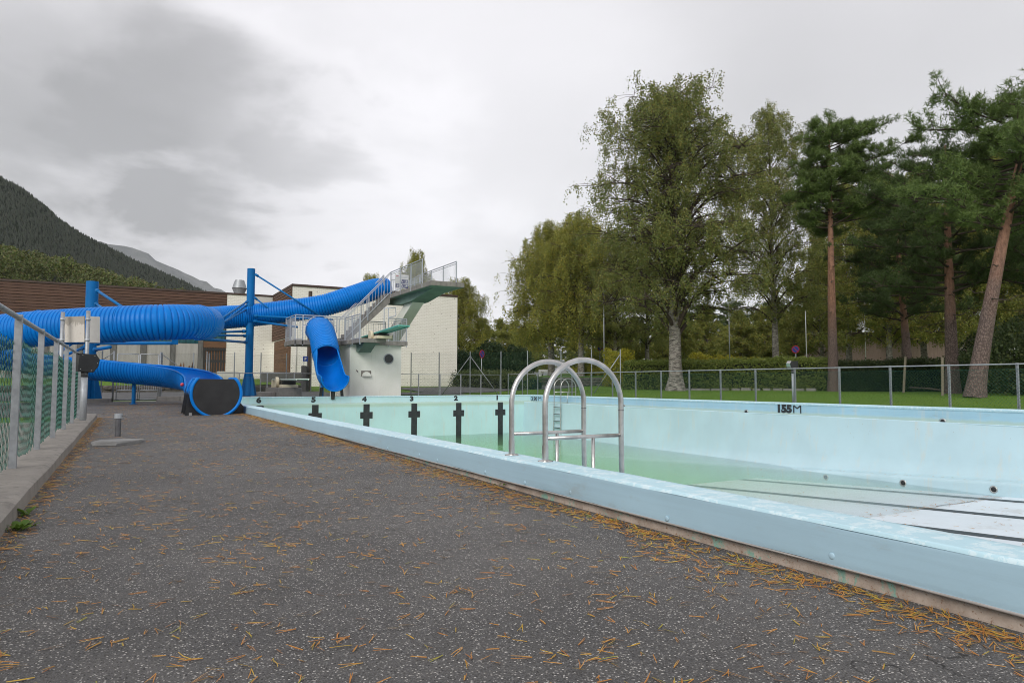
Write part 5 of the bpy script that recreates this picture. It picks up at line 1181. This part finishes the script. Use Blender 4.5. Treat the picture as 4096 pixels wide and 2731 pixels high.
# ------------------------------------------------------------------ hedges and shrubs
def leaf_shell(pts, size, rg): return leaf_quads(pts, size, rg, .0, .8)
def hedge(name, label, a, b, w, h, mat, n, leaf, seed, rough=.07):
    rg = np.random.default_rng(seed); a = np.array(a, float); b = np.array(b, float); L_ = np.linalg.norm((b-a)[:2]); e = (b-a)/np.linalg.norm(b-a); e[2] = 0; nn = np.array([-e[1], e[0], 0])
    t = thing(name, label, 'hedge', a); m = MB(); k_ = max(2, int(L_/1.2)); A_ = []
    zg = lambda q: float(gz(q[0], q[1]))
    for i in range(k_+1):
        q = a+(b-a)*i/k_; A_.append([(q+nn*s_*(w/2-.12))[:2].tolist()+[zg(q)+z_] for s_, z_ in ((-1, 0), (-1, h-.14), (1, h-.14), (1, 0))])
    m.grid(np.array(A_)); m.add(A_[0], [(0, 1, 2, 3)]); m.add(A_[-1], [(3, 2, 1, 0)]); m.build('core', 'hedge_core', t)
    u_ = rg.random(n); f_ = rg.random(n); per = 2*h+w; s_ = f_*per; off = np.where(s_ < h, -w/2, np.where(s_ < h+w, s_-h-w/2, w/2)); z_ = np.where(s_ < h, s_, np.where(s_ < h+w, h, 2*h+w-s_))
    q = a[None]+(b-a)[None]*u_[:, None]; bumpy = rough*(np.sin(u_*L_*2.3)+np.sin(u_*L_*5.1+z_*4)+np.sin(z_*7+u_*L_))
    C = q+nn[None]*off[:, None]; C[:, 2] = np.array(gz(q[:, 0], q[:, 1]))+z_; C += nn[None]*(np.sign(off)*bumpy*.6)[:, None]+rg.normal(0, rough*.9, (n, 3)); C[:, 2] += bumpy*.3*(z_ > h*.9)
    V, Fq = leaf_shell(C, leaf, rg); link('foliage', raw_mesh('foliage', V-a, Fq, mat), t); return t
h1a = gpt(2508, 41.5); h1b = gpt(3330, 35.5)
hedge('hedge', 'trimmed green hedge along the lawn behind the great birch', h1a, h1b, 1.5, 1.62, 'hedge_leaf', 42000, .085, 3, .09)
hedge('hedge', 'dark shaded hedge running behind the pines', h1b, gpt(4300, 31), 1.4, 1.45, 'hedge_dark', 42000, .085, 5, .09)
hedge('hedge', 'low rough shrub row at the edge of the road', gpt(1840, 45), gpt(2145, 43), 2.2, .75, 'shrub_grass', 16000, .10, 8, .16)
def shrub(name, label, c, r, h, mat, n, leaf, seed, group=None, cone=False, core='hedge_core'):
    rg = np.random.default_rng(seed); t = thing(name, label, 'shrub', c, group); v = rg.normal(size=(n, 3)); v /= np.linalg.norm(v, axis=1)[:, None]; v *= rg.uniform(.55, 1, n)[:, None]**.5
    lum = 1+.16*np.sin(v[:, 0]*7+seed)+.14*np.sin(v[:, 1]*8)+.12*np.sin(v[:, 2]*9+1); v *= lum[:, None]
    z = (v[:, 2]+1)/2; wd = (1-z*.75) if cone else 1.0
    C = np.stack([v[:, 0]*r*wd, v[:, 1]*r*wd, np.maximum(z*h, .03)], 1); V, Fq = leaf_quads(C, leaf, rg, -.4, .7); link('foliage', raw_mesh('foliage', V, Fq, mat), t)
    MB().tube([(c[0], c[1], c[2]), (c[0]+.05, c[1], c[2]+h*.6)], .05, 6).build('stem', 'bark_dark', t); return t
S1 = shrub('shrub', 'round dark evergreen shrub behind the no parking sign', gpt(1962, 50), 1.35, 3.0, 'shrub_dark', 14000, .13, 2)
S2 = shrub('shrub', 'dark cone shaped shrub beside the weeping birches', gpt(2068, 51), 1.15, 2.8, 'shrub_dark', 12000, .12, 3)
S3 = shrub('shrub', 'dark shrub hugging the corner of the brick wing', gpt(1872, 54), 1.5, 2.6, 'shrub_dark', 12000, .13, 4)
S4 = shrub('shrub', 'bright yellow green feathery shrub over the trimmed hedge', gpt(2910, 62), 1.3, 2.6, 'shrub_yellow', 9000, .13, 5)
for px, d, s, lb in ((2800, 64, 1.1, 'pale green bush above the hedge behind the great birch'), (3010, 60, .9, 'low yellow bush above the hedge by the lamp pole'), (2350, 58, .9, 'yellow green bush beside the dark birch trunk'), (2475, 50, 1.0, 'yellow green bush at the end of the trimmed hedge'), (2395, 62, 1.2, 'soft green bush under the round sign beyond the road')):
    again(S4, lb, gpt(px, d), s, d)
# ivy of shade leaves right of the leaning pine
shrub('shrub', 'leafy undergrowth beside the foot of the leaning pine', gpt(4150, 24), 2.0, 2.6, 'hedge_dark', 16000, .10, 7)
shrub('shrub', 'loose undergrowth behind the foot of the leaning pine', gpt(4010, 29), 2.0, 2.4, 'hedge_dark', 14000, .10, 9)

# edging stones, stakes, fallen branch
rg = np.random.default_rng(8); est = thing('stone_edging', 'row of grey stones edging the foot of the trimmed hedge', 'edging', (h1a[0], h1a[1], .3))
for i in range(13):
    u_ = .30+.62*i/13; q = np.array(h1a)*(1-u_)+np.array(h1b)*u_; q = q+np.array([-.45, -.85, 0]); zq = float(gz(q[0], q[1])); m = MB(); w_ = rg.uniform(.35, .6); d = (np.array(h1b)-np.array(h1a)); d /= np.linalg.norm(d); nn = np.array([-d[1], d[0], 0])
    m.obox((q[0], q[1], zq+.05), d*w_*.5*np.array([1, 1, 0]), nn*.12, (rg.uniform(-.02, .02), 0, .09+rg.uniform(-.02, .02))); m.build('stone', 'concrete', est)
for (xt, yt, xb_, yb_, d), lb in zip(((3622, 1426, 3614, 1559, 26), (3769, 1428, 3770, 1574, 23.5)), ('slanting wooden stake on the lawn between the pines', 'upright wooden stake beside the dark pine stem')):
    a = atd(xt, yt, d); b = atd(xb_, yb_, d); o = MB().tube([b-(0, 0, .1), a], .045, 8).build('wooden_stake', 'stake_wood', None, angle=50); tag(o, lb, 'stake')
a = atd(3640, 1553, 25.5); b = atd(3790, 1568, 23.8); o = MB().tube(spline([a+(0, 0, .03), (a+b)/2+(0, 0, .06), b+(0, 0, .03)], .2)[0], .035, 6).build('fallen_branch', 'bark_dark', None, True); tag(o, 'fallen brown branch lying between the wooden stakes', 'branch')

# ------------------------------------------------------------------ signs, lamps, bench, far things
def nopark(label, px, py, d, r, turn=0.0):
    c = atd(px, py, d); t = thing('no_parking_sign', label, 'sign', (c[0], c[1], float(gz(c[0], c[1])))); nv = Vector((-c[0], -c[1], 0)).normalized(); nv.rotate(Matrix.Rotation(turn, 3, 'Z')); nn = np.array(nv); ex = np.array(Vector((-nv.y, nv.x, 0)))
    MB().lathe(c, [(r, -.015), (r, .0)], 28, tuple(nv)).build('disc', 'sign_red', t); MB().lathe(c+nn*.002, [(r*.80, 0), (r*.80, .004)], 28, tuple(nv)).build('blue_field', 'sign_blue', t)
    m = MB(); m.obox(c+nn*.009, (-ex*.7+np.array([0, 0, .7]))*r*.82, (ex*.7+np.array([0, 0, .7]))*r*.09, nn*.002); m.build('slash', 'sign_red', t)
    MB().tube([(c[0]-nn[0]*.05, c[1]-nn[1]*.05, t.location.z-.05), (c[0]-nn[0]*.05, c[1]-nn[1]*.05, c[2]+r*.6)], .03, 8).build('stem', 'galvanised', t, True)
nopark('round no parking sign turned aside near the brick wing corner', 1928.6, 1415.8, 45, .27, .95)
nopark('round no parking sign beside the thin lamp pole', 2400, 1391, 60, .27, .3)
nopark('round no parking sign standing above the trimmed hedge', 3182, 1397, 44, .24, -.2)
def pole(name, label, px, ytop, d, r, mat, cat='pole', arm=False):
    a = gpt(px, d); zt = atd(px, ytop, d)[2]; t = thing(name, label, cat, a); MB().tube([a, (a[0], a[1], zt)], [r, r*.6], 8).build('shaft', mat, t, True)
    if arm: MB().obox((a[0]-.2, a[1]-.15, zt), (.28, .1, 0), (-.03, .08, 0), (0, 0, .05)).build('lamp_head', 'galvanised', t)
pole('lamp_post', 'thin grey lamp pole between the olive birches', 2417, 1165, 52, .055, 'galvanised', 'lamp', True); pole('lamp_post', 'grey lamp pole over the yellow bushes', 2920, 1180, 58, .06, 'galvanised', 'lamp', True)
pole('flag_pole', 'thin white flagpole between the slim birch and the red trunked pine', 3228, 1230, 50, .04, 'white_paint'); pole('flag_pole', 'white flagpole before the pink clad building', 3465, 1180, 56, .045, 'white_paint')
b_ = gpt(2180, 62); bn = thing('garden_bench', 'small white bench above the stone wall beyond the road', 'bench', (b_[0], b_[1], 1.2))
zt = atd(2180, 1490, 62)[2]; bn.location.z = zt-.42
for k_ in range(2): MB().obox((b_[0], b_[1]+.12*k_, zt), RT*.42*np.array([1, 1, 0]), (0, .05, 0), (0, 0, .02)).build('seat_slat', 'white_paint', bn)
MB().obox((b_[0], b_[1]+.28, zt+.18), RT*.42*np.array([1, 1, 0]), (0, .02, 0), (0, 0, .11)).build('backrest', 'white_paint', bn)
for s1 in (-.34, .34): q = np.array(b_)+RT*s1; MB().box(q[0]-.03, q[0]+.03, q[1], q[1]+.3, zt-.42, zt-.02).build('leg', 'white_paint', bn)
# terrace with stone wall beyond the road
wa = gpt(2130, 54); wb_ = gpt(2480, 52); tr_ = MB(); ex = np.array(wb_)-np.array(wa); ex /= np.linalg.norm(ex); nn = np.array([-ex[1], ex[0], 0])
A_ = np.array([[np.array(wa)*(1-u_)+np.array(wb_)*u_+nn*v+np.array([0, 0, z]) for v, z in ((0, .66), (5, .8), (14, 1.2), (40, 2.6), (80, 3.0))] for u_ in np.linspace(-.1, 2.2, 20)]); struct(tr_.grid(A_), 'terrace', 'lawn_grass', 'grassy terrace rising beyond the road', 'bank', True)
swl = thing('stone_wall', 'dark field stone wall holding the terrace beyond the road', 'wall', wa); m = MB(); mid = (np.array(wa)+np.array(wb_))/2; m.obox(mid+(0, 0, .3), ex*np.linalg.norm(np.array(wb_)-np.array(wa))*.5*np.array([1, 1, 0]), nn*.2, (0, 0, .34)); m.build('core', 'rubble', swl)
rg = np.random.default_rng(33); Lw = np.linalg.norm(np.array(wb_)-np.array(wa)); yaw_ = math.atan2(ex[1], ex[0])
for x in np.arange(.2, Lw, .42):
    for z in (.1, .3, .5): o = link('stone', protos[rg.integers(6)], swl, tuple(ex*x*np.array([1, 1, 0])-nn*.205+np.array([rg.uniform(-.05, .05), 0, z]))); o.rotation_euler.z = yaw_
pb = gpt(3580, 74); pk_ = thing('clad_building', 'pinkish clad building glimpsed behind the pines', 'building', pb); ctr = np.array(pb); ex = np.array([RT[0], RT[1], 0]); nn = np.array([FW[0], FW[1], 0])
MB().obox(ctr+(0, 0, 2.6), ex*9, nn*4, (0, 0, 2.6)).build('wall', 'pink_panel', pk_)
for i in range(44): MB().obox(ctr-nn*4.02+ex*(-8.8+i*.41)+(0, 0, 2.6), ex*.03, nn*.02, (0, 0, 2.55)).build('batten', 'pink_panel', pk_)
MB().obox(ctr+(0, 0, 5.3), ex*9.3, nn*4.3, (0, 0, .12)).build('roof', 'fascia', pk_)

# ------------------------------------------------------------------ mountains
rg = np.random.default_rng(77)
HS = .4
def ridge_hill(name, mat, label, ridge, dn, z0_, rough, n_along=120, n_down=40, sc_=1.0):
    # ridge: (px, py, depth) picks; hill falls towards the viewer over dn metres and behind it
    R_ = np.array([atd(r_[0], r_[1], r_[2]*sc_) for r_ in ridge]); C, _ = spline(R_, np.linalg.norm(R_[-1]-R_[0])/n_along); A_ = np.zeros((len(C), n_down+8, 3))
    vd = C[:, :2]/np.linalg.norm(C[:, :2], axis=1)[:, None]
    for j in range(n_down+8):
        u_ = (j-8)/(n_down-1); q = C[:, :2]-vd*dn*u_; h_ = np.where(u_ < 0, C[:, 2]*(1+u_*1.4), z0_+(C[:, 2]-z0_)*(1-max(0, u_))**1.25)
        A_[:, j, :2] = q; A_[:, j, 2] = h_
    for i in range(A_.shape[0]):
        for j in range(A_.shape[1]): p_ = A_[i, j]; A_[i, j, 2] += rough*mnoise.fractal(Vector((p_[0]*.004, p_[1]*.004, .3)), 1, 2, 5)*min(1, max(0, p_[2])/60)
    o = struct(MB().grid(A_), name, mat, label, 'mountain', True); return A_
NH = ridge_hill('wooded_mountain', 'hill_forest', 'dark spruce covered mountain side behind the brown building', [(-1500, 60, 1500), (-800, 330, 1600), (-400, 540, 1700), (0, 712, 1800), (150, 805, 1850), (260, 895, 1900), (420, 985, 2000), (560, 1050, 2100), (700, 1112, 2200), (850, 1178, 2300), (1100, 1260, 2500), (1500, 1350, 2800), (2000, 1430, 3200)], 1100*HS, 0, 16, sc_=HS)
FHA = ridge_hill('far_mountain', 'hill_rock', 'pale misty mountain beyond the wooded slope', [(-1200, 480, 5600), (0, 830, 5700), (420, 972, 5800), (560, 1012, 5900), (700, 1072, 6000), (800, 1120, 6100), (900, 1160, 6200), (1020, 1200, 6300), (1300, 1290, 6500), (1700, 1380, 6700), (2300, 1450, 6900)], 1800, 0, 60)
def sample_hill(A_, n, umin, umax, rg, imax=1.0):
    I, J = A_.shape[:2]; a = rg.uniform(0, (I-2)*imax, n); b = rg.uniform(8+umin*(J-9), 8+umax*(J-9), n); i = a.astype(int); j = b.astype(int); fa = (a-i)[:, None]; fb = (b-j)[:, None]
    return A_[i, j]*(1-fa)*(1-fb)+A_[i+1, j]*fa*(1-fb)+A_[i, j+1]*(1-fa)*fb+A_[i+1, j+1]*fa*fb
# spruces
S_ = np.vstack([sample_hill(NH, 42000, 0.0, .62, rg, .82), sample_hill(NH, 4500, 0, .012, rg, .9)]); n = len(S_); hgt = HS*rg.uniform(6.5, 13, n)*(1+.15*rg.normal(size=n)).clip(.6, 1.4); rad = hgt*rg.uniform(.18, .27, n)
V = []; k6 = 4
prof = [(0.0, .02), (1.0, .12), (.55, .45), (.62, .50), (.25, .80), (0, 1.0)]
prof = [(1.0, .0)]
for (rr, hh_) in prof:
    for k_ in range(k6):
        t = 2*math.pi*k_/k6; jit = rg.uniform(.75, 1.2, n); V.append(np.stack([S_[:, 0]+rad*rr*jit*math.cos(t), S_[:, 1]+rad*rr*jit*math.sin(t), S_[:, 2]+hgt*hh_-1], 1))
V.append(np.stack([S_[:, 0]+rg.normal(0, .05, n), S_[:, 1], S_[:, 2]+hgt-1], 1)); V = np.stack(V, 1).reshape(-1, 3); loc_ = []
for r_ in range(1):
    for k_ in range(k6): loc_.append((k_, (k_+1) % k6, k6))
Fq = (np.array(loc_)[None]+(np.arange(n)*(k6+1))[:, None, None]).reshape(-1, 3)
tag(link('spruce_forest', raw_mesh('spruce_forest', V, Fq, 'spruce_far')), 'dense spruce forest covering the mountain side', 'forest', kind='stuff')
# broadleaf wood at the foot: clumps of facets
def sm_ico():
    import bmesh
    b = bmesh.new(); bmesh.ops.create_icosphere(b, subdivisions=1, radius=1); V = np.array([v.co[:] for v in b.verts]); Fc = np.array([[v.index for v in f.verts] for f in b.faces]); b.free(); return V, Fc
IV, IF = sm_ico(); Vs = []; Fs = []; b0 = 0
nb = 1150; px = rg.uniform(-120, 900, nb); dd = HS*rg.uniform(480, 900, nb); lim = np.interp(px, [-300, 0, 200, 420, 640, 800, 1150], [900, 985, 1030, 1085, 1150, 1190, 1260])
for i in range(nb):
    py = lim[i]+18+rg.uniform(-8, 1)*1.0+rg.random()**1.2*150; h_ = HS*rg.uniform(7, 13); c = atd(px[i], py, dd[i]); 
    m_ = 110; v_ = rg.normal(size=(m_, 3)); v_ /= np.linalg.norm(v_, axis=1)[:, None]; v_[:, 2] = np.abs(v_[:, 2])*1.1-.15; v_ *= 1+.22*np.sin(v_[:, :1]*5+i)+.18*np.sin(v_[:, 1:2]*6)
    W, q_ = leaf_quads(c+v_*h_*np.array([.42, .42, .5]), h_*.155, rg, 0, .9); Vs.append(W); Fs.append(q_+b0); b0 += len(W)
# a foothill carries that wood
A_ = np.array([[atd(x, y, d*HS) for d, y in ((470, float(np.interp(x, [-300, 0, 420, 800, 1150], [1150, 1230, 1300, 1360, 1400]))), (600, float(np.interp(x, [-300, 0, 420, 800, 1150], [1060, 1130, 1210, 1280, 1340]))), (930, float(np.interp(x, [-300, 0, 420, 800, 1150], [930, 1015, 1115, 1210, 1275]))), (1000, 1420), (1000, 1528))] for x in np.linspace(-700, 1400, 30)]); A0_ = A_[:, :1].copy(); A0_[:, :, 2] = -2
struct(MB().grid(np.concatenate([A0_, A_], 1)), 'foothill', 'hill_forest', 'wooded foothill below the mountain', 'hill', True)
tag(link('broadleaf_wood', raw_mesh('broadleaf_wood', np.vstack(Vs), np.vstack(Fs), 'broadleaf_far')), 'mixed green broadleaf wood along the foot of the mountain', 'forest', kind='stuff')

# ------------------------------------------------------------------ needles, weeds, grass
rg = np.random.default_rng(99)
def needles(n, xy, zf, ln=(.028, .066), wd=.0027):
    # pairs of bent ribbons
    ang = rg.uniform(0, 2*math.pi, n); L_ = rg.uniform(*ln, n); cur = rg.normal(0, .06, n); V = np.zeros((n, 6, 3)); xy = xy[rg.permutation(n)]; h2 = n//2; xy[h2:2*h2] = xy[:h2]; ang[h2:2*h2] = ang[:h2]+rg.normal(0, .16, h2); L_[h2:2*h2] = L_[:h2]; x, y = xy[:, 0], xy[:, 1]; z0_ = zf(x, y)+rg.uniform(.002, .007, n); tip = rg.uniform(0, .008, n)*(rg.random(n) < .5)
    for k_, t in enumerate((0., .5, 1.)):
        a_ = ang+cur*t*2; cx = x+np.cos(a_)*L_*t; cy = y+np.sin(a_)*L_*t; w_ = wd*(1.0, 1.05, .4)[k_]; nx, ny = -np.sin(a_)*w_/2, np.cos(a_)*w_/2
        V[:, k_*2] = np.stack([cx+nx, cy+ny, z0_+tip*abs(t)], 1); V[:, k_*2+1] = np.stack([cx-nx, cy-ny, z0_+tip*abs(t)+.0006], 1)
    q = np.array([[0, 1, 3, 2], [2, 3, 5, 4]]); return V.reshape(-1, 3), (q[None]+(np.arange(n)*6)[:, None, None]).reshape(-1, 4)
def clumped(n, x0, x1, y0, y1, ypow=1.0, frac=.45, spread=.05):
    a = np.stack([rg.uniform(x0, x1, n), y0+(y1-y0)*rg.random(n)**ypow], 1); nc = max(1, int(n*frac/6)); c = np.stack([rg.uniform(x0, x1, nc), y0+(y1-y0)*rg.random(nc)**ypow], 1); k_ = int(n*frac); a[:k_] = c[rg.integers(nc, size=k_)]+rg.normal(0, spread, (k_, 2)); return a
sets = [clumped(15000, -.5, 2.34, .5, 27, 1.15), clumped(500, -.5, 2.34, .4, 5, 1.0)]
e1 = 17000; y_ = .5+25.5*rg.random(e1)**1.1; sets.append(np.stack([2.345-np.abs(rg.normal(0, .13, e1))*(.5+.8*np.abs(np.sin(y_*2.1)+.4*np.sin(y_*5.3))), y_], 1))
e2 = 3800; y_ = 1+16*rg.random(e2); sets.append(np.stack([-.495+np.abs(rg.normal(0, .07, e2)), y_], 1))
sets.append(clumped(3500, -8, 2.3, 17, 29))
XY = np.vstack(sets); XY = XY[(XY[:, 0] < 2.352) & ((XY[:, 0] > -.497) | (XY[:, 1] > 17))]
V, Fq = needles(len(XY), XY, deckz); tag(link('pine_needles', raw_mesh('pine_needles', V, Fq, 'fallen_needle')), 'fallen orange pine needles scattered over the asphalt', 'needles', kind='stuff')
XY = np.vstack([clumped(900, 3, 14.7, 1.5, 7.2, 1, .4, .12), np.stack([rg.uniform(9, 14.7, 260), 7.05+rg.normal(0, .07, 260)], 1)]); V, Fq = needles(len(XY), XY, lambda x, y: np.maximum(floor_z(y), WZ)+.005, (.05, .10), .005); tag(link('pine_needles', raw_mesh('pine_needles', V, Fq, 'fallen_needle')), 'sparse pine needles on the dry pool floor', 'needles', kind='stuff')
XY = clumped(420, 7, 14.6, 7.2, 14, 1.3, .3, .1); V, Fq = needles(len(XY), XY, lambda x, y: np.full_like(x, WZ)+.001, (.04, .09), .004); tag(link('pine_needles', raw_mesh('pine_needles', V, Fq, 'fallen_needle')), 'pine needles floating on the shallow water', 'needles', kind='stuff')
XY = np.stack([rg.uniform(14.87, 15.13, 70), rg.uniform(6, 12, 70)], 1); V, Fq = needles(70, XY, lambda x, y: bench_z(y)-.045, (.05, .1), .005); tag(link('pine_needles', raw_mesh('pine_needles', V, Fq, 'fallen_needle')), 'pine needles caught on the narrow pool bench', 'needles', kind='stuff')
# weeds at the kerb and the rim
def weed(c, n, size, label, seed):
    rg = np.random.default_rng(seed); t = thing('weed', label, 'weed', c); V = []; Fc = []
    for i in range(n):
        a_ = rg.uniform(0, 6.28); l_ = size*rg.uniform(.5, 1.1); d = np.array([math.cos(a_), math.sin(a_), rg.uniform(.25, .9)]); d /= np.linalg.norm(d); s_ = np.cross(d, (0, 0, 1.)); s_ /= np.linalg.norm(s_); w_ = l_*.26; b = len(V)
        V += [np.zeros(3), d*l_*.3+s_*w_*.25, d*l_*.65+s_*w_, d*l_*.9+s_*w_*.6, d*l_-(0, 0, l_*.18), d*l_*.9-s_*w_*.6, d*l_*.65-s_*w_, d*l_*.3-s_*w_*.25]; Fc += [(b, b+1, b+7), (b+1, b+2, b+6, b+7), (b+2, b+3, b+5, b+6), (b+3, b+4, b+5)]
    V = np.array(V)+np.repeat(rg.normal(0, size*.35, (n, 3))*np.array([.6, 1, 0]), 8, 0); link('leaves', raw_mesh('leaves', V, Fc, 'weed_leaf', True), t)
weed((-.44, 4.3, .0), 26, .085, 'leafy green weeds growing at the foot of the kerb', 1); weed((-.46, 4.75, .0), 7, .09, 'small weed sprouting against the kerb face', 2)
weed((2.33, 8.6, .03), 6, .04, 'tiny weed at the foot of the rim midway along the deck', 3); weed((2.335, 4.35, .02), 4, .04, 'single green sprout under the rim by the ladder', 4); weed((2.33, 13, .05), 7, .05, 'small weed at the far foot of the rim', 5)
# grass blades on the lawn beyond the right fence
n = 60000; gx_ = 16.25+rg.random(n)**1.3*16; gy_ = rg.uniform(3, 34, n); h_ = rg.uniform(.025, .055, n); a_ = rg.uniform(0, 6.28, n); z_ = gz(gx_, gy_); lx, ly = rg.normal(0, .02, n), rg.normal(0, .02, n); w_ = .006
V = np.stack([np.stack([gx_+np.cos(a_)*w_, gy_+np.sin(a_)*w_, z_-.005], 1), np.stack([gx_-np.cos(a_)*w_, gy_-np.sin(a_)*w_, z_-.005], 1), np.stack([gx_+lx, gy_+ly, z_+h_], 1)], 1).reshape(-1, 3)
tag(link('grass', raw_mesh('grass', V, np.arange(3*n).reshape(-1, 3), 'grass_blade')), 'short mown grass on the lawn beyond the long rim', 'grass', kind='stuff')

# ------------------------------------------------------------------ haze
hz = NT('haze_air'); hz.n.remove(hz.b); pv = hz.node('ShaderNodeVolumePrincipled'); pv.inputs['Color'].default_value = (.93, .95, 1, 1); pv.inputs['Density'].default_value = .00005; pv.inputs['Anisotropy'].default_value = .2; hz.l.new(pv.outputs[0], hz.out.inputs[1]); MATS['haze_air'] = hz.m
HZ = MB(); zmax = max(FHA[:, :, 2].max(), NH[:, :, 2].max())+60
HZ.box(-6500, 6500, -3500, 8200, -6, zmax); tag(HZ.build('haze', 'haze_air'), 'thin damp mist over the valley', 'haze', kind='stuff')
